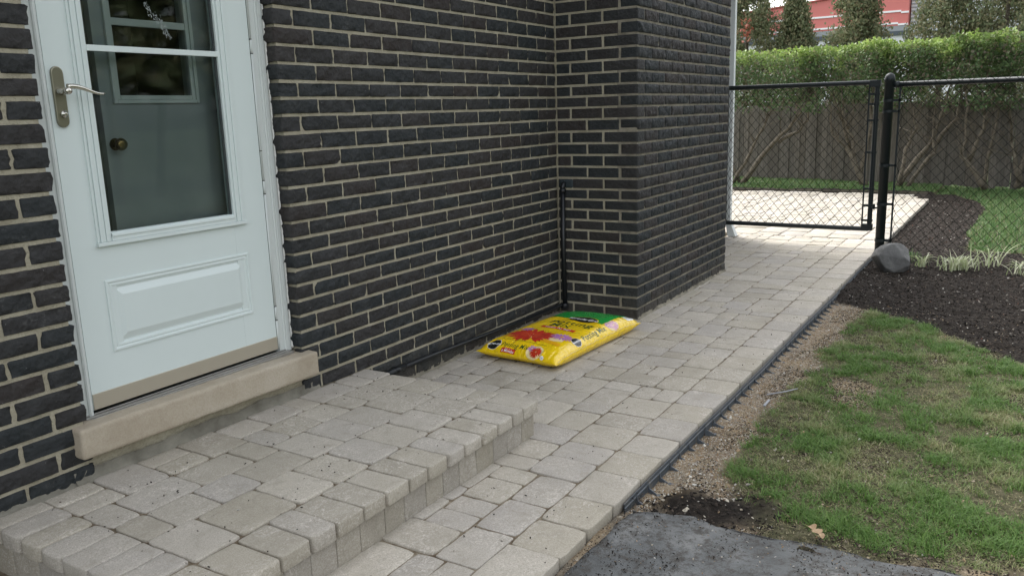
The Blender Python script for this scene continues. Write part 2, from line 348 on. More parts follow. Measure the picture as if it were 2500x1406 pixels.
# ------------------------------------------------------------------ house walls
zc = [0.065, .131, .195, .259, .322, .386, .450, .513, .575, .637, .698, .758, .822, .889, .956, 1.024, 1.092, 1.161, 1.227, 1.290, 1.352, 1.418, 1.484, 1.550, 1.618, 1.686, 1.754]
while zc[-1] < 2.56: zc.append(zc[-1]+.0667)
zc = [-.066, -.001]+zc; K0 = -2                    # zc[i] is the bottom of course i+K0
XC, DC, LS, XE = 2.137, .518, 1.645, 5.42          # bay corner, bay depth, bay length, house end
HX0, HX1, XL = -.885, 0.0, -3.4                    # door opening; left end
B = .2032; J = .0125
house = empty('brick_house', (2, 0, 0), 'dark grey rock-faced brick house with pale mortar and a white storm door', 'house')

def rockdisp(amp, fr=24., pil=.004):
    def fn(Q, e, s):
        P = Q+s*1.37
        P2 = P.copy(); P2[:, 2] *= 1.6
        k = np.clip(e/.007, 0, 1)
        return np.maximum((amp*facets(P2, fr, 3)+amp*.5*fbm(P, 40, 3, 5))*(.25+.75*k)+pil*k-.001+.0012*vnoise(P, 90, 8), -.0030)
    return fn
rough_d = rockdisp(.0075, 32, .0025); side_d = rockdisp(.0066, 30, .0035); flat_d = rockdisp(.0012, 24, .001)
def jit(a=.0022): return RS.uniform(-a, a)
def wallrow(x0, x1, start_half, first=None, last=None):
    """joint positions between x0 and x1, from x0"""
    xs = [x0]; x = x0+(B/2 if start_half else B)
    while x < x1-.04: xs.append(x); x += B
    xs.append(x1); return xs
bm_main = QB(); bm_front = QB(); bm_side = QB(); seedn = [0]
def brick(qb, lo, hi, faces, dfn, res=.011, rr=.0026, chip=.0):
    seedn[0] += 1; L = [hi[i]-lo[i] for i in range(3)]
    n = [max(2, int(L[0]/res)), max(2, int(L[1]/res)), max(3, int(L[2]/res))]
    V, F = block(lo, hi, rr*RS.uniform(.6, 1.5), n, faces, dfn, seedn[0] % 97, .85)
    # slight taper / wobble of the outline
    a, b = jit(.004), jit(.0035); cx = (lo[0]+hi[0])/2; cz = (lo[2]+hi[2])/2
    V[:, 2] += (V[:, 0]-cx)*jit(.006)+.0007*fbm(V, 18, 2, seedn[0])
    V[:, 0] += (V[:, 2]-cz)*jit(.05)
    # now and then a clipped corner
    if RS.rand() < .10:
        sx = 1 if RS.rand() < .5 else -1; sz = 1 if RS.rand() < .5 else -1
        ex = hi[0] if sx > 0 else lo[0]; ez = hi[2] if sz > 0 else lo[2]; s = RS.uniform(.008, .02)
        d = s-(np.abs(V[:, 0]-ex)+np.abs(V[:, 2]-ez)); m = (d > 0) & (L[0] > .08)
        V[m, 0] -= sx*d[m]*.5; V[m, 2] -= sz*d[m]*.5
    qb.add(V, F)
PR = .0062; DEP = .03
for i in range(len(zc)-1):
    k = i+K0; z0, z1 = zc[i]+J*.5, zc[i+1]-J*.5; even = k % 2 == 0; hidden = zc[i] > 1.9; rs = .03 if hidden else .011
    if k < -1: continue
    # main wall, door to bay
    xs = wallrow(HX1, XC, not even)
    for a, b in zip(xs[:-1], xs[1:]):
        j0 = J*.38+jit(.0015); j1 = J*.38+jit(.0015)
        first = a == HX1
        lo = [a+(0 if first else j0), -PR, z0+jit(.001)]; hi = [b-j1-(.004 if b == XC else 0), (.1 if first else DEP), z1+jit(.001)]
        if first and (zc[i] < .30 and True): hi[1] = DEP
        brick(bm_main, lo, hi, ['-y', '-x', '+x', '+z', '-z'], rough_d, rs)
    # left of the door
    x = HX0; half = even; xs = [x]
    x -= B/2 if half else B
    while x > XL: xs.append(x); x -= B
    xs.append(XL)
    for a, b in zip(xs[:-1], xs[1:]):
        if b < -2.2 and hidden: pass
        first = a == HX0
        brick(bm_main, [b+J*.5+jit(), -PR, z0+jit(.001)], [a-(0 if first else J*.5+jit()), (.1 if first else DEP), z1+jit(.001)], ['-y', '-x', '+x', '+z', '-z'], rough_d, rs if a > -1.6 else .03)
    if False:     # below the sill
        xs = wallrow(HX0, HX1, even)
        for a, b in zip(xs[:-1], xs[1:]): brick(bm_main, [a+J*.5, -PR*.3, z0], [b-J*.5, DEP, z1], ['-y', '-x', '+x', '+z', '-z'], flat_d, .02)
    # above the door
    if zc[i] > 2.42:
        xs = wallrow(HX0, HX1, even)
        for a, b in zip(xs[:-1], xs[1:]): brick(bm_main, [a+J*.5, -PR, z0], [b-J*.5, DEP, z1], ['-y', '-x', '+x', '+z', '-z'], rough_d, .03)
    # bay: front face (faces -X), courses along -y
    W = DC/2.5
    cuts = [0, W, 2*W, DC] if even else [0, W/2, 1.5*W, DC]
    for a, b in zip(cuts[:-1], cuts[1:]):
        lastb = b == DC
        y1 = -a-J*.5-jit() if a else -.012; y0 = -b-(PR if lastb else -J*.5-jit())
        if lastb:   # corner brick wraps both faces
            bl = LS/8 if even else LS/16
            brick(bm_front, [XC-PR*.4, y0, z0], [XC+bl-J*.5, y1, z1], ['-x', '-y', '+y', '+z', '-z', '+x'], flat_d if not even else (lambda Q, e, s: np.where(Q[:, 1] < -DC-PR*.5, side_d(Q, e, s), flat_d(Q, e, s))), rs)
        else: brick(bm_front, [XC-PR*.4, y0, z0+jit(.001)], [XC+DEP, y1, z1+jit(.001)], ['-x', '-y', '+y', '+z', '-z'], flat_d, rs)
    # bay: long side
    P8 = LS/8; xs = [XC+P8*(1 if even else .5)]
    while xs[-1] < XC+LS-.13: xs.append(xs[-1]+P8)
    if abs(xs[-1]-(XC+LS)) > .02: xs.append(XC+LS)
    for a, b in zip(xs[:-1], xs[1:]):
        e = abs(b-(XC+LS)) < .03
        brick(bm_side, [a+J*.4+jit(), -DC-PR*.8, z0+jit(.001)], [(XC+LS) if e else b-J*.4+jit(), -DC+(.1 if e else DEP), z1+jit(.001)], ['-y', '-x', '+x', '+z', '-z'], side_d, rs)
    # bay far return and wall beyond it (plain, coarse)
    brick(bm_side, [XC+LS-.03, -DC+.11, z0], [XC+LS+PR, -.05, z1], ['+x', '+z', '-z'], flat_d, .05)
    xs = wallrow(XC+LS+.012, XE, not even)
    for a, b in zip(xs[:-1], xs[1:]): brick(bm_side, [a+J*.5, -PR, z0], [b-(0 if b == XE else J*.5), .1 if b == XE else DEP, z1], ['-y', '-x', '+x', '+z', '-z'], rough_d, .03)
    yy = .11
    while yy < 5.9:
        brick(bm_side, [XE-DEP, yy+J*.5, z0], [XE+PR, yy+B-J*.5, z1], ['+x', '-y', '+y', '+z', '-z'], flat_d, .06); yy += B
ZT = zc[-1]
bm_main.build('main_wall', BRICK, house); bm_front.build('bay_front_wall', BRICK, house)
bm_side.build('bay_side_wall', BRICK2, house)
mo = MB(); e = -.0015
def mslab(x0, x1, y0, y1, z0, z1, axis, n):
    mo.box(x0, x1, y0, y1, z0, z1)
mo.box(HX1+.012, XC+.05, e, .20, -.12, ZT); mo.box(XL, HX0-.012, e, .20, -.12, ZT)
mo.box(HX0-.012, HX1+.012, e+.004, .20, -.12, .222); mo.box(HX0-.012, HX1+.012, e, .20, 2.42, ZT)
mo.box(XC+LS-.05, XE-e, e, .20, -.12, ZT); mo.box(XL, XL+.2, .2, 6, -.12, ZT); mo.box(XE-.2, XE-e, .2, 6, -.12, ZT); mo.box(XL, XE-e, 6, 6.2, -.12, ZT)
mo.box(XC+.0015, XC+.12, -DC+.12, e-.004, -.12, ZT)
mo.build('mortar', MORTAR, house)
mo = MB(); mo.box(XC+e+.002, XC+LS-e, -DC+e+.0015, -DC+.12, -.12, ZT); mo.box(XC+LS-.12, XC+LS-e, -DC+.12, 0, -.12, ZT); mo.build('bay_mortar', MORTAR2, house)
# smeared mortar fillets where wall meets paving
def fillet(name, pts, h, d, m, par, nrm):
    V = []; F = []; n = len(pts)
    A = np.array(pts, float); N = np.array(nrm, float)
    hn = h*(1+.35*fbm(A, 9, 3, 4)); dn = d*(1+.5*fbm(A, 13, 3, 9))
    rows = [A+[0, 0, 1]*hn[:, None]+N*.006, A+[0, 0, .45]*hn[:, None]+N*(dn*.35)[:, None], A+[0, 0, .1]*hn[:, None]+N*(dn*.8)[:, None], A+N*dn[:, None]-[0, 0, .004]]
    R_ = np.concatenate(rows); R_ = R_+.0022*np.stack([vnoise(R_, 60, q) for q in range(3)], 1)
    for a in range(3):
        for b in range(n-1): F.append((a*n+b, (a+1)*n+b, (a+1)*n+b+1, a*n+b+1))
    return link(name, fastmesh(name, R_, F, smooth=True), m, par)
line = lambda p, q, n: [tuple(np.array(p)+(np.array(q)-np.array(p))*t) for t in np.linspace(0, 1, n)]
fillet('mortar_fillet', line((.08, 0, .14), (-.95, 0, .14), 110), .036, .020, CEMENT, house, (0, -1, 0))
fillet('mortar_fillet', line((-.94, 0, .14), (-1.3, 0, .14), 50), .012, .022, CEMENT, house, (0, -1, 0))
fillet('mortar_fillet', line((2.12, 0, 0), (.36, 0, 0), 180), .018, .020, MORTAR2, house, (0, -1, 0))
fillet('mortar_fillet', line((XC+LS, -DC, 0), (XC, -DC, 0), 170), .02, .02, MORTAR2, house, (0, -1, 0))
# foundation parge seen along the foot of the wall behind the bag
# roof
rf = MB(); ov = .38
rf.add([(XL-ov, -ov, ZT), (XE+ov, -ov, ZT), (XE+ov, 6.2+ov, ZT), (XL-ov, 6.2+ov, ZT), (XL-ov, 3.1, ZT+1.5), (XE+ov, 3.1, ZT+1.5)],
       [(0, 1, 5, 4), (2, 3, 4, 5), (0, 4, 3), (1, 2, 5), (3, 2, 1, 0)])
rfo = rf.build('roof', ROOF, house)
fa = MB(); fa.box(XL-ov-.01, XE+ov+.01, -ov-.025, -ov-.002, ZT-.03, ZT+.12); fa.build('fascia', WFRAME, rfo)
# stone sill
sb = QB()
def silld(Q, e, s): return .0025*fbm(Q, 12, 4, 2)+.0009*fbm(Q, 120, 2, 3)
V, F = block([-.937, -.052, .222], [.048, .085, .319], .010, [90, 14, 12], ['-y', '+z', '-z', '-x', '+x'], silld)
m_ = V[:, 0] > .02; V[:, 2] -= .012*(V[:, 0]+.937)
sb.add(V, F); sb.build('door_sill', STONE, house)

# ------------------------------------------------------------------ storm door (part of the house)
door = empty('storm_door', (0, 0, 0)); door.parent = house; door.location = Vector((-.45, .05, .33))-house.location
FY = .045     # face of the door
def wl_parent(name, mb, m, bevel=0, smooth=False, par=None):
    return mb.build(name, m, par or door, smooth, bevel)
DX0, DX1, DZ0, DZ1 = -.832, -.072, .334, 2.36
GX0, GX1, GZ0, GZ1 = -.700, -.222, .882, 2.2
b = MB()      # slab as four members + lower panel face, 28 mm thick
b.box(DX0, GX0-.002, FY, FY+.03, DZ0, DZ1); b.box(GX1+.002, DX1, FY, FY+.03, DZ0, DZ1)
b.box(GX0-.002, GX1+.002, FY, FY+.03, GZ1, DZ1)
# lower rail area with a raised panel cut as stepped rings
PX0, PX1, PZ0, PZ1 = -.740, -.172, .503, .733
def ring(mb, x0, x1, z0, z1, prof):
    """prof: list of (inset, y)"""
    V = []; F = []
    for ins, y in prof: V += [(x0+ins, y, z0+ins), (x1-ins, y, z0+ins), (x1-ins, y, z1-ins), (x0+ins, y, z1-ins)]
    for i in range(len(prof)-1):
        for k in range(4): F.append((i*4+k, i*4+(k+1) % 4, (i+1)*4+(k+1) % 4, (i+1)*4+k))
    F.append(tuple((len(prof)-1)*4+k for k in range(4))); mb.add(V, F)
gx0, gx1 = GX0-.002, GX1+.002
V = []
b.box(gx0, gx1, FY+.0005, FY+.03, PZ1, GZ0); b.box(gx0, gx1, FY+.0005, FY+.03, DZ0, PZ0)
slab = b.build('door_slab', WHITE, door)
b = MB(); ring(b, PX0, PX1, PZ0, PZ1, [(0, FY+.004), (0, FY-.0035), (.004, FY-.0045), (.009, FY-.0035), (.011, FY-.0006), (.016, FY-.0022), (.022, FY-.0008), (.024, FY+.003), (.030, FY+.0035), (.052, FY-.0045), (.054, FY-.0048)])
b.build('raised_panel', WHITE, door)
b = MB()      # window surround: stepped mouldings
ox0, ox1, oz0, oz1 = -.747, -.170, .842, 2.25
for x0, x1, st in ((ox0, GX0, 1), (GX1, ox1, -1)):
    n = 5
    for q in range(n):
        a = x0+(x1-x0)*q/n; c2 = x0+(x1-x0)*(q+1)/n
        pr = [.006, .010, .008, .011, .007][q if st > 0 else n-1-q]
        b.box(a, c2-.0006, FY-pr, FY+.002, oz0+.012, oz1)
b.box(GX0, GX1, FY-.010, FY+.002, oz0+.012, GZ0-.002); b.box(ox0-.003, ox1+.003, FY-.013, FY-.0005, oz0, oz0+.0115); b.box(GX0, GX1, FY-.010, FY+.002, GZ1, oz1)
b.box(GX0, GX1, FY-.013, FY-.001, .868, .876)
wf = b.build('window_frame', WHITE, door, bevel=.0012)
b = MB(); b.box(GX0-.001, GX1+.001, FY-.008, FY+.004, 1.432, 1.450); b.build('crossbar', WHITE, door, bevel=.001)
b = MB(); b.add([(GX0, FY+.012, GZ0-.003), (GX1, FY+.012, GZ0-.003), (GX1, FY+.012, GZ1), (GX0, FY+.012, GZ1)], [(0, 1, 2, 3)]); b.build('glass_pane', GLASS, door)
b = MB()      # dark rubber line round the glass
b.box(GX1-.006, GX1, FY+.004, FY+.010, GZ0, GZ1); b.build('glazing_seal', M('seal', (.05, .06, .06), .6), door)
# smear on the glass
b = MB()
for q in range(150):
    t = RS.rand()**.8; wv = .010*math.sin(t*3.1)+.002; cx = -.478+.088*t+RS.normal()*wv*.55; cz = 1.592-.105*t+RS.normal()*wv; s = RS.uniform(.0006, .0021)
    a = -.9+RS.normal()*.5; b.add([(cx+s*2.6*math.cos(a)*u_-s*math.sin(a)*v_, FY+.0105, cz+s*2.6*math.sin(a)*u_+s*math.cos(a)*v_) for u_, v_ in ((-1, 0), (0, -.8), (1, 0), (0, .8))], [(0, 1, 2, 3)])
for q in range(9):
    cx = -.26+RS.normal()*.012; cz = 1.6-.02*q; b.add([(cx, FY+.0105, cz), (cx+.002, FY+.0105, cz), (cx+.001, FY+.0105, cz+.008)], [(0, 1, 2)])
b.build('glass_smear', SMEAR, door)
b = MB(); b.box(DX0+.001, DX1-.001, FY-.004, FY+.026, .3345, .385); b.build('kick_plate', KICK, door, bevel=.001)
# threshold
b = MB(); b.box(-.875, -.02, .012, .10, .306, .318); b.box(-.875, -.03, .022, .034, .318, .3225); b.box(-.875, -.03, .038, .04, .318, .326); th = b.build('threshold', ALU, house, bevel=.001)
# handle set
b = MB(); pw, ph = .0185, .088; cx, cz = -.802, 1.296
poly = [(cx+pw*math.cos(t), cz+ph-pw+pw*math.sin(t)) for t in np.linspace(0, math.pi, 10)]+[(cx+pw*math.cos(t), cz-ph+pw+pw*math.sin(t)) for t in np.linspace(math.pi, 2*math.pi, 10)]
poly = poly[::-1]
b.prism(poly, FY-.009, FY+.001, fn=lambda x, z, y: (x, y, z)); pl = b.build('handle_plate', NICKEL, door, bevel=.003)
b = MB(); hz = 1.312; b.lathe([(.011, 0), (.012, .006), (.009, .010), (.010, .016), (.0065, .020), (.0065, .030), (.010, .036), (.011, .044), (.008, .052)], (cx, FY-.009, hz), (0, -1, 0), 18)
pts = []
for t in np.linspace(0, 1, 14): pts.append((cx+.112*t, FY-.052-.004*math.sin(t*3), hz+.002+.020*math.sin(t*3.0+.5)*(1-t*.55)-.030*t+.024*t**3))
b.tube(pts, [.0085*(1-.62*t) for t in np.linspace(0, 1, 14)], 10); b.build('lever', NICKEL2, door, smooth=True)
b = MB(); b.lathe([(.0105, 0), (.0115, .003), (.0105, .007), (.006, .008), (.0055, .012), (.0035, .0125)], (cx+.003, FY-.009, 1.247), (0, -1, 0), 18); b.build('lock_cylinder', NICKEL2, door, smooth=True)
# frame round the door: brickmould and jambs
b = MB(); b.box(-.884, DX0-.004, FY-.004, .14, .3195, 2.42); b.tube([(-.845, FY-.004, .320), (-.845, FY-.004, 2.40)], .008, 10)
b.box(DX1+.010, -.030, FY-.002, .14, .3195, 2.42); b.box(-.030, -.012, FY-.010, .14, .3165, 2.42); b.box(-.012, -.001, FY-.002, .14, .314, 2.42)
b.tube([(-.034, FY-.003, .318), (-.034, FY-.003, 2.40)], .0055, 10)
b.box(-.884, -.001, FY-.004, .14, 2.364, 2.42); b.build('door_frame', WFRAME, house, bevel=.0018)
b = MB(); b.box(DX1+.0006, DX1+.0022, FY-.0005, FY+.02, DZ0, DZ1)
for z in (.45, .505, .94, .99, 1.10, 1.45, 1.50, 1.7, 1.9): b.box(DX1, DX1+.009, FY-.0052, FY+.006, z-.0012, z+.0012)
b.build('hinge_gap', DARK, door)
b = MB()
for z0_, z1_ in ((.336, .45), (.4515, .505), (.5065, .94), (.9415, .99), (.9915, 1.45), (1.4515, 1.50), (1.5015, 2.35)): b.tube([(DX1+.0055, FY-.001, z0_), (DX1+.0055, FY-.001, z1_)], .0042, 8)
b.build('hinge_knuckles', WFRAME, door, smooth=True)
# caulk beads
for (x, y) in ((-.0015, FY-.004), (-.8845, FY-.008)):
    n = 260; zz = np.linspace(.322, 2.4, n); b = MB()
    off = RS.normal(size=n)*.0006; b.tube([(x+.0015*math.sin(q*.7)+off[i], y+off[i], q) for i, q in enumerate(zz)], list(.0040+np.abs(RS.normal(size=n))*.0009), 6); b.build('caulk_bead', CAULK, house, smooth=True)
# inner door
idoor = empty('inner_door', (0, 0, 0)); idoor.parent = house; idoor.location = Vector((-.35, .13, .33))-house.location
IY = .118
wx0, wx1, wz0, wz1 = -.565, -.285, 1.30, 2.1
b = MB(); b.box(-.628, wx0, IY, IY+.04, .34, 2.36); b.box(wx1, -.03, IY, IY+.04, .34, 2.36); b.box(wx0, wx1, IY, IY+.04, .34, wz0); b.box(wx0, wx1, IY, IY+.04, wz1, 2.36)
b.build('door_leaf', IDOOR, idoor)
b = MB(); fwd = .026
for q, (ins, y) in enumerate([(0, -.012), (.012, -.007)]):
    x0, x1, z0_, z1_ = wx0-.022+ins, wx1+.022-ins, wz0-.022+ins, wz1+.022-ins; tw = .012 if q == 0 else .014
    yb = IY+.001 if q == 0 else IY+.004
    b.box(x0, x0+tw, IY+y, yb, z0_, z1_); b.box(x1-tw, x1, IY+y, yb, z0_, z1_); b.box(x0+tw, x1-tw, IY+y, yb, z0_, z0_+tw); b.box(x0+tw, x1-tw, IY+y, yb, z1_-tw, z1_)
b.box(wx0+.003, wx1-.003, IY-.004, IY+.006, 1.522, 1.545)
b.build('inner_window_frame', IFRAME, idoor, bevel=.002)
b = MB(); b.add([(wx0, IY+.02, wz0), (wx1, IY+.02, wz0), (wx1, IY+.02, wz1), (wx0, IY+.02, wz1)], [(0, 1, 2, 3)]); b.build('inner_glass', GLASS, idoor)
b = MB(); b.lathe([(.019, 0), (.020, .003), (.010, .006), (.008, .016), (.010, .021), (.018, .027), (.0205, .035), (.017, .043), (.007, .046)], (-.598, IY, 1.150), (0, -1, 0), 20); b.build('knob', BRASS, idoor, smooth=True)
b = MB(); b.box(-.190, -.163, IY-.012, IY-.001, 1.245, 1.335); b.tube([(-.176, IY-.014, 1.24), (-.176, IY-.014, 1.34)], .007, 10); b.build('hinge', HINGE, idoor, bevel=.002)
b = MB(); b.box(-.885, -.632, IY+.02, IY+.05, .32, 2.42); b.box(-.110, 0, IY+.023, IY+.05, .32, 2.42); b.build('inner_jamb', M('jamb_paint', (.045, .055, .05), .6), house)
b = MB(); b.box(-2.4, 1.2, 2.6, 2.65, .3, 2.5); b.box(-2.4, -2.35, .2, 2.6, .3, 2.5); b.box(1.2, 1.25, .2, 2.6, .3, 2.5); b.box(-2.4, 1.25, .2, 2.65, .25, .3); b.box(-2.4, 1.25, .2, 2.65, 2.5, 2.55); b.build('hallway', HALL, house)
# pipes
gp = empty('gas_pipe', (0, 0, 0)); gp.parent = house; gp.location = Vector((2.11, -.05, .05))-house.location
b = MB(); b.tube([(2.113, -.055, .05), (2.110, -.052, .40), (2.112, -.052, .745)], .0145, 12); b.tube([(2.112, -.052, .745), (2.112, -.053, .775), (2.125, -.053, .788), (2.15, -.053, .79)], .015, 12); b.build('riser_pipe', PIPE, gp, smooth=True)
b = MB()
b.lathe([(.0145, 0), (.020, .003), (.020, .022), (.0145, .026)], (2.112, -.053, .735), (0, 0, 1), 14); b.build('pipe_collar', PIPE, gp, smooth=True); b = MB()
b.lathe([(.019, 0), (.022, .004), (.022, .03), (.018, .034)], (2.112, -.053, .028), (0, 0, 1), 14); b.build('pipe_collar', PIPE, gp, smooth=True)
b = MB(); b.tube([(.50, -.03, .083), (.9, -.027, .076), (1.4, -.028, .062), (1.85, -.026, .05), (2.09, -.030, .048), (2.112, -.05, .05)], .0115, 10)
b.tube([(.47, -.028, .078), (.60, -.028, .082)], .017, 10); b.tube([(.54, -.03, .075), (.54, -.03, .095)], .021, 10); b.build('low_pipe', PIPE, gp, smooth=True)
pb = QB(); V, F = block([XC-.0055, -.112, .7625], [XC+.02, -.020, .816], .013, [3, 10, 6], ['-x', '-y', '+y', '+z', '-z'], flat_d); pb.add(V, F); pb.build('painted_brick', PAINTED, house)
# downspout on the far corner
b = MB(); b.box(5.425, 5.475, -.050, -.008, .14, 2.54); b.add([(5.42, -.052, .14), (5.48, -.052, .14), (5.48, -.006, .14), (5.42, -.006, .14), (5.42, -.105, .005), (5.50, -.105, .005), (5.50, -.030, .005), (5.42, -.030, .005)], [(0, 1, 5, 4), (1, 2, 6, 5), (2, 3, 7, 6), (3, 0, 4, 7), (4, 5, 6, 7)])
b.build('downspout', M('white_downspout', (.72, .76, .76), .5), house)

# ------------------------------------------------------------------ paving
def tile(x0, x1, y0, y1, cell, keep, seed):
    rs = random.Random(seed); nx = int(round((x1-x0)/cell)); ny = int(round((y1-y0)/cell)); occ = np.zeros((nx, ny), bool); out = []
    kinds = [(3, 3)]*5+[(4, 3)]*5+[(3, 4)]*5+[(2, 3)]*4+[(3, 2)]*2+[(4, 4)]*2+[(5, 3)]
    for i in range(nx):
        for j in range(ny):
            if occ[i, j]: continue
            rs.shuffle(kinds)
            for (a, b_) in kinds+[(2, 2), (1, 3), (3, 1), (1, 2), (2, 1), (1, 1)]:
                if i+a > nx or j+b_ > ny or occ[i:i+a, j:j+b_].any(): continue
                # do not leave one-cell slivers
                if (a, b_) not in [(1, 2), (2, 1), (1, 1), (1, 3), (3, 1)] and ((nx-i-a) == 1 or (ny-j-b_) == 1): continue
                if j+b_ < ny and not occ[i, j+b_] and (j+b_+1 >= ny or occ[i, j+b_+1]) and b_ > 1: continue
                break
            occ[i:i+a, j:j+b_] = True
            r_ = (x0+i*cell, x0+(i+a)*cell, y0+j*cell, y0+(j+b_)*cell)
            if keep(*r_): out.append(r_)
    return out
def paverd(Q, e, s): return .0016*fbm(Q+s, 11, 3, s)+.0007*vnoise(Q, 70, 3)
def pavers(name, rects, z, th, m, res=.022, parent=None, gap=.0010, rr=.0034, lift=.0013, sidefaces=True):
    qb = QB()
    for q, (x0, x1, y0, y1) in enumerate(rects):
        dz = RS.normal()*lift; hi = [x1-gap-RS.rand()*.002, y1-gap-RS.rand()*.002, z+dz]; lo = [x0+gap+RS.rand()*.002, y0+gap+RS.rand()*.002, z-th]
        n = [max(2, int((x1-x0)/res)), max(2, int((y1-y0)/res)), 2]
        V, F = block(lo, hi, rr*RS.uniform(.7, 1.5), n, ['+z', '-x', '+x', '-y', '+y'], paverd, q % 61)
        # tumbled corners and wavy outline
        cx, cy = (x0+x1)/2, (y0+y1)/2; hx, hy = (hi[0]-lo[0])/2, (hi[1]-lo[1])/2
        ux, uy = np.abs((V[:, 0]-cx)/hx), np.abs((V[:, 1]-cy)/hy); cr = np.clip(ux+uy-1.72, 0, 1)*.014*RS.uniform(.3, 1.6)
        V[:, 0] -= np.sign(V[:, 0]-cx)*cr; V[:, 1] -= np.sign(V[:, 1]-cy)*cr
        V[:, 0] += .0016*vnoise(V, 28, q % 40); V[:, 1] += .0016*vnoise(V, 28, q % 40+50)
        V[:, 2] += (V[:, 0]-cx)*RS.normal()*.006+(V[:, 1]-cy)*RS.normal()*.006
        qb.add(V, F)
    return qb.build(name, m, parent)
EDGE = -1.387
def rowx(a, b_, w, j=.0):
    out = []; x = a
    while x < b_-w*.4: out.append((x, min(x+w*RS.uniform(1-j, 1+j), b_))); x = out[-1][1]
    return out
near = [(a, b_, EDGE, -1.213) for a, b_ in rowx(-1.415, 5.655, .193, .12)]
step_x0, step_x1, step_y = -1.222, .352, -.883
def outside_bay(x0, x1, y0, y1):
    if x0 > XC and x1 < XC+LS and y0 > -DC: return False
    if x1 < step_x1-.03 and y0 > step_y+.06: return False
    return True
inner = tile(-1.415, 5.655, -1.213, .0, .0505, outside_bay, 5)
fx = []
for (x0, x1, y0, y1) in inner:
    y1 = min(y1, -.012)
    if x1-x0 > .02 and y1-y0 > .02: fx.append((x0, x1, y0, y1))
tag(pavers('path', near+fx, 0, .05, PAVER), kind='structure')
b = MB(); b.box(-1.5, 5.655, -1.362, .0, -.08, -.0045); tag(b.build('path_bed', JOINT), kind='structure')
# strip of pavers along the bay long side is covered by the tiles; patio beyond the gate
pin = lambda x, y: (y > -1.39) and (x < 9.20+min(1., max(0., (y+1.39)/.33))*.55+.03*max(0., y+1.06))
pts2 = tile(5.655, 9.98, -1.39, 4.6, .0505*1.45, lambda x0, x1, y0, y1: not (x1 < XE and y0 > 0.0) and pin((x0+x1)/2+.04, (y0+y1)/2), 9)
tag(pavers('patio', pts2, .002, .05, PATIO, res=.09), kind='structure')
b = MB(); b.prism([(5.66, -1.362), (9.15, -1.362), (9.75, -1.05), (9.88, 4.6), (XE+.24, 4.6), (XE+.24, .01), (5.66, .01)], -.08, -.006); tag(b.build('patio_bed', JOINT), kind='structure')
# step
step = empty('paver_step', ((step_x0+step_x1)/2, -.45, 0), 'low step of tumbled grey pavers in front of the white door', 'step')
capx = [-1.060, -.94, -.833, -.739, -.632, -.533, -.428, -.337, -.232, -.134, -.031, .07, .169, .239, .353]
caps = [(a, b_, step_y-.008, -.712) for a, b_ in zip(capx[:-1], capx[1:])]
ly = [-.891, -.70, -.60, -.505, -.39, -.29, -.19, -.09, -.012]
caps += [(step_x0, -1.060, a, b_) for a, b_ in zip(ly[:-1], ly[1:])]
top = tile(-1.060, .352, -.712, -.0, .0505, lambda *a: True, 21)
top = [(x0, x1 if x1 < .33 else .355, y0, min(y1, -.012)) for x0, x1, y0, y1 in top if min(y1, -.012)-y0 > .02]
pavers('top_pavers', caps+top, .14, .045, PAVER, res=.016, parent=step, gap=.0010, rr=.0050)
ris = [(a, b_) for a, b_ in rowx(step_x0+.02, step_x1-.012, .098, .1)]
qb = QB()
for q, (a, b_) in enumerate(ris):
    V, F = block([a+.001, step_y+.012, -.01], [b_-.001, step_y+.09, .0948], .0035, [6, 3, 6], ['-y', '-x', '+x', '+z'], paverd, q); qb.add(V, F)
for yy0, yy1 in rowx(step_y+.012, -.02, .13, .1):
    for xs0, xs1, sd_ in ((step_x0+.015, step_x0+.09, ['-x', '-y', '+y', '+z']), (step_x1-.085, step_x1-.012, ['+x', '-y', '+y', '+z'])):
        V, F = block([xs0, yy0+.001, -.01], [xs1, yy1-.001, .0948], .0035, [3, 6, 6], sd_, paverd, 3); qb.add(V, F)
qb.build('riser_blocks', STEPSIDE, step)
b = MB(); b.box(step_x0+.02, step_x1-.02, step_y+.02, -.001, .0, .1335); b.build('step_bed', JOINT, step)

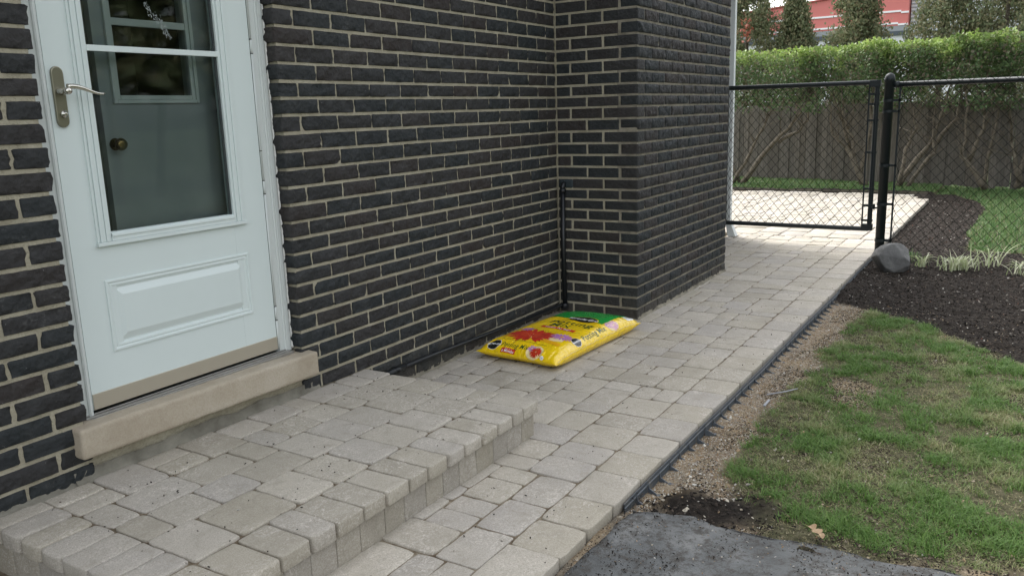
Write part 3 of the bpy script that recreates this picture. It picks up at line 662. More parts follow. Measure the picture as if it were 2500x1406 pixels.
# ------------------------------------------------------------------ ground
def bound(x, pts): return np.interp(x, [p[0] for p in pts], [p[1] for p in pts])
def masks(X, Y):
    P = np.stack([X, Y, 0*X], 1); n1 = fbm(P, 5, 4, 1)*.07; n2 = fbm(P, 3, 3, 7)*.10; fine = fbm(P, 22, 3, 5)*.03
    # soil bed south of the path, before the fence, and the bed beyond it
    edge = bound(-Y, [(1.3, 3.35), (1.6, 3.10), (1.75, 3.0), (2.06, 2.72), (2.46, 2.24), (3.4, 1.2), (5, 0)])
    soil = np.clip((X-edge+n2*.5+fine)/.06+.5, 0, 1)
    grass_far = (X > 5.55+n1) & (Y < bound(X, [(5.5, -2.02), (5.84, -2.03), (6.6, -1.97), (8.77, -2.03), (9.6, -1.86), (10.1, -1.62), (10.3, -1.3)])-n1*.5)
    soil = np.where(grass_far | (X > 10.2+n1*2), 0, soil); soil = np.where((Y > -1.3) & (X > 9.9) & (X < 10.03+n1), .6, soil)
    # dark clods next to the fabric
    d = np.hypot((X-.17+.35*(Y+1.58))/.20, (Y+1.60)/.30)+n2*7+fine*5; soil = np.maximum(soil, np.clip((1-d)*3, 0, 1)); soil = np.maximum(soil, np.clip((.17-X)/.05, 0, 1)*np.clip((-1.75-Y)/.2, 0, 1)*np.clip(.3+2.5*fbm(P, 6, 3, 47), 0, .85))
    strip = np.clip((Y-(-1.555+bound(X, [(0, -.22), (.2, -.12), (.5, -.02), (1.5, 0), (3.0, -.05), (3.3, -.1)])+n1))/.05+.5, 0, 1)
    grav = np.where(X < 3.6, strip, 0); grav = np.maximum(grav, np.clip((.15+.08*np.sin(Y*7)-X+n1*1.5)/.06, 0, 1)*np.clip(.75+2.2*fbm(P, 7, 3, 44), 0, 1)*(Y < -1.4))
    grav = np.maximum(grav, np.clip((fbm(P, 2.2, 3, 31)-.28)*4, 0, .8)*(X < 3))
    return soil, grav, P
def height(X, Y, soil, grav, P):
    h = -.052+.010*fbm(P, 4, 3, 3)+.004*fbm(P, 20, 3, 8)
    h = h+soil*(.014*fbm(P, 14, 4, 12)+.02*np.clip(fbm(P, 3, 3, 14), 0, 1)+.012)
    h = h+.012*np.clip((-1.5-Y)/.4, 0, 1)*(1-soil)+.020*np.clip((.05-X)/.2, 0, 1)
    h = np.where((X < .02) & (Y < -1.455), np.minimum(h-.02, -.045), h)
    return h
class GroundB:
    def __init__(s): s.V = []; s.F = []; s.S = []; s.Gv = []; s.n = 0
    def grid(s, x0, x1, y0, y1, st):
        xs = np.linspace(x0, x1, max(2, int((x1-x0)/st)+1)); ys = np.linspace(y0, y1, max(2, int((y1-y0)/st)+1)); X, Y = np.meshgrid(xs, ys, indexing='ij'); sh = X.shape
        X, Y = X.ravel(), Y.ravel(); so_, gr, P = masks(X, Y); h = height(X, Y, so_, gr, P)
        I = np.arange(len(X)).reshape(sh)+s.n; F = np.stack([I[:-1, :-1], I[1:, :-1], I[1:, 1:], I[:-1, 1:]], -1).reshape(-1, 4)
        s.V.append(np.stack([X, Y, h], 1)); s.F.append(F); s.S.append(so_); s.Gv.append(gr); s.n += len(X)
gb = GroundB(); gb.grid(-3, 5.4, -3.6, -1.385, .018); gb.grid(5.4, 10.4, -4.5, -1.385, .04); gb.grid(-3, 5.4, -6.5, -3.6, .15); gb.grid(5.4, 14, -8, -4.5, .2); gb.grid(9.1, 14, -1.385, 6, .05); gb.grid(10.4, 14, -4.5, -1.385, .05)
V = np.concatenate(gb.V); F = np.concatenate(gb.F); S_ = np.concatenate(gb.S); Gv = np.concatenate(gb.Gv)
# patio corner: push the grid under the paving
inp = (V[:, 1] > -1.385) & (V[:, 0] < 9.86) & (V[:, 0] < 9.2+(V[:, 1]+1.385)*2.2); V[inp, 2] -= .03
V[(V[:, 1] > -1.385) & ~inp, 2] += .045
fs = S_[F].mean(1) > .5; fg = (Gv[F].mean(1) > .5) & ~fs
for nm, mk in (('soil_bed', fs), ('gravel_strip', fg), ('lawn_ground', ~fs & ~fg)):
    f2 = F[mk]; used, inv = np.unique(f2, return_inverse=True)
    tag(link(nm, fastmesh(nm, V[used], inv.reshape(f2.shape), {'soil': S_[used], 'grav': Gv[used]}, True), GROUND), kind='structure')
b = MB(); b.box(-150, 200, -150, 150, -.3, -.13); tag(b.build('ground', TERR), kind='structure')

def hat(x, y):
    x = np.atleast_1d(np.asarray(x, float)); y = np.atleast_1d(np.asarray(y, float)); s_, g_, P = masks(x, y); return height(x, y, s_, g_, P), s_, g_
ICO = None
def scatter(name, X, Y, Z, S, m, flat=.7, elong=1., label=None, cat=None):
    bmi = bmesh.new(); bmesh.ops.create_icosphere(bmi, subdivisions=1, radius=1); IV = np.array([v.co[:] for v in bmi.verts]); IF = np.array([[v.index for v in f_.verts] for f_ in bmi.faces]); bmi.free()
    n = len(X); k = len(IV); V = np.repeat(IV[None], n, 0)*(1+.35*(RS.rand(n, k, 1)-.5)); V *= (S[:, None]*np.stack([RS.uniform(1, elong, n), RS.uniform(.6, 1, n), flat*RS.uniform(.6, 1.1, n)], 1))[:, None, :]
    a = RS.rand(n)*6.28; c_, s2 = np.cos(a)[:, None], np.sin(a)[:, None]; tl = RS.normal(size=(n, 1))*.4
    x, y, zz = V[..., 0], V[..., 1], V[..., 2]; zz = zz+x*tl
    V = np.stack([x*c_-y*s2+X[:, None], x*s2+y*c_+Y[:, None], zz+Z[:, None]], -1).reshape(-1, 3)
    F = (IF[None]+(np.arange(n)*k)[:, None, None]).reshape(-1, 3)
    return tag(link(name, fastmesh(name, V, F, smooth=False), m), label, cat, kind='stuff')
# grass blades
def blades(name, X, Y, Z, H, W, m, lean=.5, parent=None, curl=.5, segs=2, attrs=None):
    n = len(X); a = RS.rand(n)*2*math.pi; dx, dy = np.cos(a), np.sin(a); px, py = -dy, dx; Ln = H*RS.uniform(.1, 1, n)*lean
    base = np.stack([X, Y, Z], 1); D = np.stack([dx, dy, 0*dx], 1); Pp = np.stack([px, py, 0*px], 1); up = np.array([0, 0, 1.])
    rows = []
    for k in range(segs+1):
        t = k/segs; c_ = base+D*(Ln*t**1.6)[:, None]+up*(H*(t-curl*.45*t*t))[:, None]; wd = (W*(1-t**2)*.5)[:, None]
        if k < segs: rows += [c_-Pp*wd, c_+Pp*wd]
        else: rows += [c_]
    V = np.stack(rows, 1).reshape(-1, 3); k = 2*segs+1; I = (np.arange(n)*k)[:, None]
    F = [I+np.array([[0, 1, 3, 2]])] if segs > 1 else []
    for q in range(1, segs-1): F.append(I+np.array([[2*q, 2*q+1, 2*q+3, 2*q+2]]))
    # last as degenerate-free tri stored as quad via repeat not allowed -> separate mesh faces list
    Tn = I+np.array([[2*segs-2, 2*segs-1, 2*segs]])
    me = bpy.data.meshes.new(name); Fq = np.concatenate(F) if F else np.zeros((0, 4), int)
    me.vertices.add(len(V)); me.vertices.foreach_set('co', V.astype(np.float32).ravel())
    loops = np.concatenate([Fq.ravel(), Tn.ravel()]).astype(np.int32); me.loops.add(len(loops)); me.loops.foreach_set('vertex_index', loops)
    me.polygons.add(len(Fq)+len(Tn)); ls = np.concatenate([np.arange(len(Fq))*4, len(Fq)*4+np.arange(len(Tn))*3]).astype(np.int32)
    me.polygons.foreach_set('loop_start', ls); me.polygons.foreach_set('loop_total', np.concatenate([np.full(len(Fq), 4), np.full(len(Tn), 3)]).astype(np.int32)); me.update(calc_edges=True)
    for a_, d_ in (attrs or {}).items():
        at = me.attributes.new(a_, 'FLOAT', 'POINT'); at.data.foreach_set('value', np.repeat(d_, k).astype(np.float32))
    return link(name, me, m, parent)
NT = 44000; TX = RS.uniform(-.2, 3.6, NT); TY = RS.uniform(-3.4, -1.45, NT); z, s_, g_ = hat(TX, TY); P = np.stack([TX, TY, 0*TX], 1)
dens = np.clip(.95+1.6*fbm(P, 3.2, 4, 21), 0.18, 1)*(1-np.clip(g_*1.35, 0, 1))*(1-np.clip(s_*1.5, 0, 1))*np.clip((TX-.10+.14*fbm(P, 6, 2, 3))/.10, 0, 1)
lush = np.clip((fbm(P, 9, 3, 33)+.30)*2.2, .10, 1); dens = dens*(.35+.65*lush)
keep = RS.rand(NT) < dens; TX, TY, TD, TL = TX[keep], TY[keep], dens[keep], lush[keep]
nb = RS.randint(7, 20, len(TX)); idx = np.repeat(np.arange(len(TX)), nb); n = len(idx)
X = TX[idx]+RS.normal(size=n)*.010; Y = TY[idx]+RS.normal(size=n)*.010; z, s_, g_ = hat(X, Y); P = np.stack([X, Y, 0*X], 1)
th = (RS.uniform(.6, 1.35, len(TX))*(.45+.75*TL))[idx]
H = RS.uniform(.006, .028, n)*th; dry = np.clip(.16-1.7*fbm(P, 5, 3, 61)-.55*(TL[idx]-.5), 0, 1); dry = np.clip(dry*RS.uniform(.2, 1.9, n), 0, 1)
tag(blades('lawn_grass', X, Y, z-.002, H, RS.uniform(.0015, .0036, n), GRASS, 1.7, segs=2, attrs={'dry': dry}), 'patchy thin green lawn grass growing beside the paver path', 'grass', kind='stuff')
N = 150000; X = RS.uniform(5.4, 12.6, N); Y = RS.uniform(-4.2, 4.5, N); z, s_, g_ = hat(X, Y); z = np.where(Y > -1.385, z+.045, z)
ok = (s_ < .3) & ~((X < 9.95) & (Y > -1.42)); ok &= ~((X < 10.05) & (Y > -1.3)); X, Y, z = X[ok], Y[ok], z[ok]
tag(blades('back_lawn', X, Y, z, RS.uniform(.03, .055, len(X)), RS.uniform(.006, .011, len(X)), GRASS2, .8, segs=2), 'even bright green lawn beyond the black fence', 'grass', kind='stuff')
N = 60000; X = RS.uniform(.0, 3.4, N); Y = RS.uniform(-3.3, -1.47, N); z, s_, g_ = hat(X, Y); ok = (s_ < .4) & (RS.rand(N) > g_*.85); X, Y, z = X[ok], Y[ok], z[ok]; n = len(X)
tag(blades('thatch', X, Y, z+.0015, RS.uniform(.001, .006, n), RS.uniform(.0012, .0026, n), THATCH, 5, segs=2), 'dry straw thatch lying between the thin grass tufts', 'thatch', kind='stuff')
N = 60000; X = RS.uniform(.0, 3.4, N); Y = RS.uniform(-3.2, -1.47, N); z, s_, g_ = hat(X, Y); nn = fbm(np.stack([X, Y, 0*X], 1), 5, 3, 71); ok = (nn > .02) & (s_ < .5); X, Y, z = X[ok][:22000], Y[ok][:22000], z[ok][:22000]
scatter('soil_crumbs', X, Y, z+.001, RS.uniform(.0012, .0048, len(X)), CRUMB, .7, 1.4, 'dark soil crumbs in the bare patches of the lawn', 'soil')
N = 900; X = RS.normal(size=N)*.12+5.02; Y = RS.normal(size=N)*.06-1.56; z, s_, g_ = hat(X, Y)
tag(blades('weeds', X, Y, z, RS.uniform(.02, .05, N), RS.uniform(.004, .007, N), GRASS2, 1.2), 'small green weeds growing at the foot of the fence post', 'weeds', kind='stuff')
# pebbles and chips
N = 110000; X = RS.uniform(-1.4, 3.7, N); Y = -1.395-np.abs(RS.normal(size=N))*.35; z, s_, g_ = hat(X, Y)
ok = (RS.rand(N) < g_*(.25+.75*(X > 0))) & (s_ < .6) & ((X > .0) | (Y > -1.44)); X, Y, z = X[ok][:26000], Y[ok][:26000], z[ok][:26000]
scatter('fine_gravel', X, Y, z, RS.uniform(.0010, .0038, len(X))*np.where(RS.rand(len(X)) < .03, 2.2, 1), PEBBLE, label='fine tan gravel strip between the path edging and the lawn', cat='gravel')
N = 60000; X = RS.uniform(-.1, 9.6, N); Y = RS.uniform(-3.0, -1.39, N); z, s_, g_ = hat(X, Y); ok = RS.rand(N) < s_*.9; X, Y, z = X[ok][:26000], Y[ok][:26000], z[ok][:26000]
scatter('mulch_chips', X, Y, z, RS.uniform(.002, .0075, len(X)), CHIP, .5, 2.2, 'dark crumbly mulch chips covering the soil beds', 'mulch')
N = 15000; X = RS.uniform(-1.2, .1, N); Y = RS.uniform(-2.9, -1.40, N); nn = fbm(np.stack([X, Y, 0*X], 1), 4, 3, 2)
ok = ((nn > .12) & (RS.rand(N) < .7)) | (RS.rand(N) < .06) | (Y > -1.44) | ((X > -.04) & (RS.rand(N) < .5)); X, Y = X[ok], Y[ok]
scatter('fabric_debris', X, Y, np.full(len(X), -.013), RS.uniform(.0007, .0026, len(X)), CHIP, .5, 2.0, 'dark crumbs and bark bits lying on the landscape fabric', 'debris')
N = 700; X = RS.uniform(-1.1, .05, N); Y = RS.uniform(-2.8, -1.44, N); scatter('pale_grit', X, Y, np.full(N, -.014), RS.uniform(.0008, .0030, N), PEBBLE, .6, 1.5, 'pale grit specks on the landscape fabric', 'grit')
# little stones in the lawn
N = 700; X = RS.uniform(.1, 3.2, N); Y = RS.uniform(-2.6, -1.45, N); z, s_, g_ = hat(X, Y)
scatter('lawn_pebbles', X, Y, z+.003, RS.uniform(.002, .005, N), PEBBLE, .7, 1.4, 'pale pebbles scattered between the grass tufts', 'pebbles')
N = 260; X = np.concatenate([RS.uniform(-.9, 3.5, 150), RS.uniform(-1.1, .3, 110)]); Y = np.concatenate([RS.uniform(-1.36, -.92, 150), RS.uniform(-.85, -.05, 110)]); Z = np.concatenate([np.full(150, .002), np.full(110, .143)])
scatter('path_crumbs', X, Y, Z, RS.uniform(.0012, .0034, N), CHIP, .7, 1.6, 'dark crumbs dropped on the pale pavers', 'debris')
N = 46; X = RS.uniform(.1, 3.1, N); Y = np.where(RS.rand(N) < .6, RS.uniform(-1.6, -1.43, N), RS.uniform(-2.5, -1.6, N)); z, s_, g_ = hat(X, Y)
scatter('loose_stones', X, Y, z+.002, RS.uniform(.005, .0105, N), PEBBLE, .6, 1.5, 'larger loose stones along the gravel strip and lawn', 'stones')
# landscape fabric
bx = [(-3, -1.405), (-.47, -1.405), (-.10, -1.425), (.01, -1.445), (.035, -1.50), (.075, -1.60), (.04, -1.68), (.055, -1.86), (.09, -2.0), (.07, -2.1), (.10, -2.3), (.075, -2.45), (.03, -2.8), (.08, -3.4), (-3, -3.4)]
fx0 = np.linspace(-3, .12, 170); fy0 = np.linspace(-3.4, -1.425, 110); X, Y = np.meshgrid(fx0, fy0, indexing='ij'); sh = X.shape; X, Y = X.ravel(), Y.ravel()
Y = np.where(Y > -1.46, Y+.012*fbm(np.stack([X, 0*X, 0*X], 1), 9, 3, 2), Y)
P = np.stack([X, Y, 0*X], 1); lim = bound(-Y, [(1.40, -.02), (1.43, .0), (1.5, .035), (1.6, .075), (1.68, .04), (1.86, .055), (2.0, .09), (2.1, .07), (2.3, .10), (2.45, .075), (2.8, .03), (3.4, .08)])+.012*fbm(P, 12, 3, 2)
X = np.minimum(X, lim); Zf = -.016-.016*np.clip((X+.12)/.16, 0, 1)+.004*fbm(P, 4, 3, 9)+.0035*np.clip(1-np.abs(fbm(P, 5, 2, 19))*9, 0, 1)-.006*(X > lim-.01)
I = np.arange(len(X)).reshape(sh); F = np.stack([I[:-1, :-1], I[1:, :-1], I[1:, 1:], I[:-1, 1:]], -1).reshape(-1, 4)
fo = link('landscape_fabric', fastmesh('landscape_fabric', np.stack([X, Y, Zf], 1), F, smooth=True), FABRIC); tag(fo, 'dusty dark grey landscape fabric sheet lying at the end of the lawn', 'ground cloth')
md = fo.modifiers.new('s', 'SOLIDIFY'); md.thickness = .003
# edging
ed = empty('path_edging', (2, -1.397, -.05), 'dark grey plastic edging strip with little feet along the path side', 'edging')
n = 170; xs = np.linspace(.0, 5.02, n); yj = -1.395+.0025*np.sin(xs*3.1)+.0010*np.sin(xs*11); b = MB(); V = []
for x, y in zip(xs, yj): V += [(x, y, -.075), (x, y, -.012), (x, y-.0035, -.012), (x, y-.0035, -.024), (x, y-.0065, -.026), (x, y-.0035, -.028), (x, y-.0035, -.075)]
F = [(i*7+k, i*7+k+1, (i+1)*7+k+1, (i+1)*7+k) for i in range(n-1) for k in range(6)]
b.add(V, F); b.build('edging_strip', PLASTIC, ed)
fb = MB(); fb.add([(0, 0, -.018), (.004, 0, -.018), (.004, -.006, -.036), (.004, -.036, -.052), (0, -.036, -.052), (0, -.006, -.036), (0, 0, -.07), (.004, 0, -.07), (.004, -.038, -.066), (0, -.038, -.066)], [(0, 5, 2, 1), (5, 4, 3, 2), (0, 6, 9, 4, 5), (1, 2, 3, 8, 7), (4, 9, 8, 3)])
fb.box(-.006, .010, -.044, -.034, -.056, -.051); fme = fb.mesh('support_foot'); fme.materials.append(PLASTIC)
x = .09
while x < 3.35:
    o = bpy.data.objects.new('support_foot', fme); C.objects.link(o); o.parent = ed; o.location = Vector((x, -1.400, RS.uniform(-.004, .003)))-ed.location; o.rotation_euler.z = RS.normal()*.12; x += .098+RS.normal()*.003
b = MB(); b.tube([(1.30, -1.50, -.040), (1.36, -1.565, -.035), (1.43, -1.60, -.038)], .003, 5); b.box(1.16, 1.24, -1.53, -1.52, -.045, -.040)
tag(b.build('plastic_scrap', M('pale_plastic', (.3, .31, .33), .6)), 'thin grey plastic strip lying loose on the gravel by the edging', 'scrap')

# ------------------------------------------------------------------ rock, leaf, plants
def rock(name, c, s, seed, label, m=ROCK):
    bmi = bmesh.new(); bmesh.ops.create_icosphere(bmi, subdivisions=5, radius=1); rs = np.random.RandomState(seed)
    V = np.array([v.co[:] for v in bmi.verts])
    V = V*(1+.10*fbm(V+seed, 1.6, 3, seed))[:, None]
    for q in range(13):
        d = rs.normal(size=3); d /= np.linalg.norm(d); h = rs.uniform(.60, .86); t = V@d; V = V-np.clip(t-h, 0, 9)[:, None]*d*.97
    V *= np.array(s); V += .006*fbm(V, 26, 4, 5)[:, None]*V/np.linalg.norm(V, axis=1, keepdims=True)
    for v, q in zip(bmi.verts, V): v.co = Vector(q)
    me = bpy.data.meshes.new(name); bmi.to_mesh(me); bmi.free(); o = link(name, me, m, smooth=True); o.location = c
    return tag(o, label, 'rock')
rk = rock('boulder', (4.44, -1.593, .025), (.15, .148, .145), 33, 'angular dark grey rock sitting by the fence post'); rk.rotation_euler.z = .5
b = MB(); xs_ = np.linspace(0, .066, 46); hw_ = (0.004+.013*np.abs(np.sin(np.pi*xs_/.066*2.5))**.7)*np.sin(np.pi*np.clip(xs_/.0665, 0, 1))**.45+.0004
V = []; kk = len(xs_)
for lay in (0, -.0007):
    for q, (x_, h_) in enumerate(zip(xs_, hw_)):
        zz_ = .004+.006*math.sin(x_*55)+.004*math.sin(x_*140)
        V += [(x_+.10*h_*1.0, h_, zz_+h_*.45+lay), (x_, 0, zz_-.001+lay), (x_+.10*h_, -h_*.9, zz_+h_*.30+lay)]
F = []
for q in range(kk-1):
    a_ = 3*q; F += [(a_, a_+1, a_+4, a_+3), (a_+1, a_+2, a_+5, a_+4)]; o2 = 3*kk; F += [(a_+o2+3, a_+o2+4, a_+o2+1, a_+o2), (a_+o2+4, a_+o2+5, a_+o2+2, a_+o2+1)]
b.add(V, F); b.tube([(0, 0, .004), (-.016, .003, .002)], .0008, 5); lo_ = b.build('oak_leaf', DEADLEAF); lo_.location = (.13, -1.93, -.016); lo_.rotation_euler.z = -2.3; lo_.scale = (1.05, 1.0, 1.0)
tag(lo_, 'dry tan lobed oak leaf on the edge of the grey fabric', 'leaf')
def tuft(name, c, n, H, spread, label, seed, grp=True):
    rs = np.random.RandomState(seed); b = MB()
    for q in range(n):
        a = rs.rand()*6.28; h = H*rs.uniform(.45, 1.1); L = h*rs.uniform(.5, 1.3); d = np.array([math.cos(a), math.sin(a)]); p0 = np.array(c[:2])+rs.normal(size=2)*spread; w_ = rs.uniform(.0025, .0055); cv = rs.uniform(.1, 1.7); V = []; ns = 7
        for k in range(ns):
            t = k/(ns-1); x, y = p0+d*L*t**1.4; z = c[2]+h*((1+.62*cv)*t-cv*t*t); pw_ = np.array([-d[1], d[0]])*w_*(1-t**3)+1e-5
            V += [(x-pw_[0], y-pw_[1], z), (x, y, z-.0015), (x+pw_[0], y+pw_[1], z)]
        F = []
        for k in range(ns-1): F += [(3*k, 3*k+1, 3*k+4, 3*k+3), (3*k+1, 3*k+2, 3*k+5, 3*k+4)]
        b.add(V, F)
    return tag(b.build(name, VARIEG, smooth=True), label, 'plant', 'striped grass plants in the soil bed')
tuft('striped_grass_plant', (4.66, -1.775, -.03), 26, .12, .025, 'small striped grass plant right beside the dark rock', 3)
tuft('striped_grass_plant', (4.64, -2.02, -.03), 95, .13, .055, 'widest cream and green striped grass plant in the bed', 4)
tuft('striped_grass_plant', (4.90, -2.22, -.03), 26, .20, .05, 'sparse striped grass plant with tall arching blades near the fence', 6)
tuft('striped_grass_plant', (4.58, -2.47, -.03), 70, .13, .055, 'striped grass plant cut by the right edge of the photo', 5)

# ------------------------------------------------------------------ chain-link gate and fence
def chain(name, y0, y1, z0, z1, x, parent, step_=.0735, rw=.0023):
    """zigzag wires woven to diamonds in the plane x"""
    hw = step_/2; hh = .043; b = MB(); k = 0; y = y0
    while y < y1-.005:
        pts = []
        for q in range(int((z1-z0)/hh)+2):
            o_ = hw if (q+k) % 2 else 0
            pts.append((x+(.002 if o_ else -.002), min(y+o_, y1), min(z0+q*hh, z1)))
        b.tube(pts, rw, 6, cap=False); y += hw; k += 1
    return b.build(name, WIRE, parent, smooth=True)
GXp = 5.2
gate = empty('chain_link_gate', (GXp, -.7, 0), 'black chain link gate hanging closed between the house and the round post', 'gate')
b = MB(); rg = .0195
b.tube([(GXp, -.065, .165), (GXp, -.065, 1.365)], rg, 12); b.tube([(GXp, -1.305, .150), (GXp, -1.305, 1.372)], rg, 12)
b.tube([(GXp, -.05, 1.365), (GXp, -1.30, 1.362)], rg, 12); b.tube([(GXp, -.05, .165), (GXp, -1.30, .163)], rg, 12)
for y, z in ((-1.300, 1.350), (-1.300, .175)):
    b.box(GXp-.024, GXp+.024, y-.030, y+.055, z-.024, z+.030)
b.build('gate_frame', BLACKP, gate, smooth=False, bevel=.002)
chain('gate_mesh', -1.245, -.085, .180, 1.35, GXp, gate)
b = MB(); b.box(GXp-.003, GXp+.003, -1.252, -1.240, .185, 1.34); b.build('tension_bar', BLACKP, gate)
for z in (.235, .50, .80, 1.06, 1.19, 1.27):
    b = MB(); b.lathe([(.0245, -.009), (.0245, .009)], (GXp, -1.305, z), (0, 0, 1), 14); b.box(GXp-.004, GXp+.004, -1.290, -1.238, z-.009, z+.009); b.tube([(GXp-.012, -1.270, z), (GXp+.012, -1.270, z)], .004, 6); b.build('clamp', BLACKP, gate, smooth=False)
for y in np.arange(-1.15, -.1, .23):
    b = MB(); b.tube([(GXp+.022*math.cos(t), y, 1.363+.022*math.sin(t)) for t in np.linspace(0, 5.5, 9)], .002, 4); b.build('wire_tie', BLACKP, gate); b = MB(); b.tube([(GXp-.023, y, .175), (GXp-.010, y+.02, .20), (GXp, y+.03, .185)], .0018, 4)
    b.build('wire_tie', BLACKP, gate)
b = MB(); b.box(GXp-.028, GXp-.012, -1.325, -1.255, .352, .372); b.box(GXp-.045, GXp-.02, -1.385, -1.318, .340, .352); b.box(GXp-.045, GXp-.02, -1.345, -1.330, .335, .378); b.build('latch', BLACKP, gate, bevel=.002)
fence = empty('chain_link_fence', (GXp-.05, -1.4, 0), 'black chain link fence with a domed round post and top rail', 'fence')
PXp, PYp = 5.12, -1.405
b = MB(); b.lathe([(.0365, -.15), (.0365, 1.36), (.040, 1.362), (.040, 1.385), (.037, 1.402), (.028, 1.417), (.014, 1.427), (.003, 1.430)], (PXp, PYp, 0), (0, 0, 1), 24); po = b.build('fence_post', BLACKP, fence, smooth=True)
for z in (.085, .385, .70, 1.13, 1.215):
    b = MB(); b.lathe([(.041, -.011), (.041, .011)], (PXp, PYp, z), (0, 0, 1), 20); b.box(PXp-.004, PXp+.004, PYp-.085, PYp-.03, z-.010, z+.010); b.tube([(PXp-.014, PYp-.065, z), (PXp+.014, PYp-.065, z)], .005, 6)
    b.build('brace_band', BLACKP, fence)
b = MB(); b.tube([(PXp, PYp-.03, 1.338), (PXp+.03, -6.8, 1.338)], .021, 12); b.lathe([(.026, 0), (.027, .035), (.018, .04)], (PXp, PYp-.035, 1.338), (0, -1, 0), 12); b.build('top_rail', BLACKP, fence, smooth=True)
b = MB(); b.box(PXp-.004, PXp+.004, PYp-.088, PYp-.074, .02, 1.33); b.build('tension_bar', BLACKP, fence)
chain('fence_mesh', -6.7, PYp-.09, .01, 1.375, PXp-.016, fence, .078, .0021)
b = MB(); b.lathe([(.0365, -.15), (.0365, 1.36), (.030, 1.40), (.003, 1.42)], (PXp+.02, -4.3, 0), (0, 0, 1), 16); b.build('fence_post', BLACKP, fence, smooth=True)

# ------------------------------------------------------------------ board fence, hedge, trees, far building
wfn = empty('board_fence', (11.4, 0, 0), 'weathered grey board fence standing behind the hedge trunks', 'fence')
A0 = np.array([12.75, 4.5]); A1 = np.array([10.55, -4.0]); dv = A1-A0; Ln = np.hypot(*dv); dv /= Ln; nv = np.array([-dv[1], dv[0]]); b = MB(); s = 0
while s < Ln:
    w_ = RS.uniform(.088, .10); gp_ = RS.choice([.002, .004, .010], p=[.6, .3, .1]); p = A0+dv*s; q = A0+dv*(s+w_-gp_); h = 1.19+RS.normal()*.012; zb = RS.uniform(-.05, .01); o_ = nv*RS.normal()*.004
    pts_ = [p+o_, q+o_, q+o_+nv*.018, p+o_+nv*.018]
    b.add([(x, y, zb) for x, y in pts_]+[(x, y, h) for x, y in pts_], [(0, 1, 2, 3)[::-1], (4, 5, 6, 7), (0, 1, 5, 4), (1, 2, 6, 5), (2, 3, 7, 6), (3, 0, 4, 7)]); s += w_
b.build('boards', WOOD, wfn)
b = MB()
for z in (.25, .95):
    p, q = A0+nv*.025, A1+nv*.025; pts_ = [p, q, q+nv*.04, p+nv*.04]; b.add([(x, y, z) for x, y in pts_]+[(x, y, z+.09) for x, y in pts_], [(0, 1, 2, 3)[::-1], (4, 5, 6, 7), (0, 1, 5, 4), (1, 2, 6, 5), (2, 3, 7, 6), (3, 0, 4, 7)])
b.build('rails', WOOD, wfn)
def leafcloud(name, P, S, m, parent, attrs=None, up=.0, elong=1.5):
    n = len(P); d = RS.normal(size=(n, 3)); d[:, 2] = np.abs(d[:, 2])*(1+up)+up; d /= np.linalg.norm(d, axis=1, keepdims=True)
    r_ = RS.normal(size=(n, 3)); a = np.cross(d, r_); a /= np.linalg.norm(a, axis=1, keepdims=True)
    S = S[:, None]; V = np.stack([P, P+d*S*.5*elong+a*S*.5, P+d*S*elong, P+d*S*.5*elong-a*S*.5], 1).reshape(-1, 3); F = np.arange(n*4).reshape(n, 4)
    at = {k: np.repeat(v, 4) for k, v in (attrs or {}).items()}
    return link(name, fastmesh(name, V, F, at), m, parent)
TR = {
 0: [[(1.428, .0), (1.171, .398), (.849, .754), (.619, .991), (.435, 1.35)], [(1.58, 0), (1.334, .489), (1.121, .914), (1.016, 1.3)], [(.911, .644), (.643, .796), (.49, .967), (.459, 1.35)], [(1.5, 0), (1.75, .5), (1.8, 1.3)]],
 1: [[(-.381, 0), (-.248, .273), (-.113, .529), (.103, .745), (.2, 1.3)], [(-.336, 0), (-.2, .45), (-.145, .699), (-.026, 1.04), (.0, 1.4)], [(-.113, .529), (.0, .9), (.15, 1.3)], [(-.30, .1), (-.4, .7), (-.42, 1.4)]],
 2: [[(-.833, 0), (-1.059, .403), (-1.227, .667), (-1.344, 1.086), (-1.4, 1.4)], [(-.966, 0), (-1.139, .321), (-1.258, .485), (-1.22, .768), (-1.248, 1.3)], [(-.85, 0), (-.9, .526), (-1.014, .812), (-.922, 1.2)], [(-1.25, .6), (-1.5, .95), (-1.55, 1.3)]],
 3: [[(-1.919, 0), (-1.76, .284), (-1.624, .444), (-1.653, .762), (-1.6, 1.3)], [(-1.9, 0), (-1.95, .6), (-2.05, 1.3)], [(-1.7, .35), (-1.85, .8), (-1.8, 1.3)]],
 4: [[(-2.285, 0), (-2.325, .327), (-2.45, .8), (-2.5, 1.3)], [(-2.29, .1), (-2.2, .6), (-2.1, 1.3)], [(-2.35, .4), (-2.7, 1.2)]],
 5: [[(2.6, 0), (2.5, .6), (2.4, 1.3)], [(2.62, 0), (2.8, .6), (2.9, 1.3)], [(2.6, .2), (2.25, .9), (2.1, 1.4)]],
 6: [[(-3.3, 0), (-3.2, .6), (-3.1, 1.3)], [(-3.32, 0), (-3.5, .7), (-3.6, 1.4)]]}
HL = {0: 'leafy hedge shrub with one long pale branch slanting right, nearest the house', 1: 'hedge shrub whose trunk shows just behind the gate stile and round post', 2: 'hedge shrub with twin trunks leaning right, seen just right of the round post',
      3: 'hedge shrub with a dark crooked trunk behind the soil bed', 4: 'hedge shrub at the right edge of the photo with brownish thin top', 5: 'hedge shrub mostly hidden behind the brick bay', 6: 'hedge shrub beyond the right edge of the photo'}
YC = {0: (.45, 2.0), 1: (-.55, .45), 2: (-1.45, -.55), 3: (-2.1, -1.45), 4: (-3.0, -2.1), 5: (2.0, 3.3), 6: (-4.2, -3.0)}
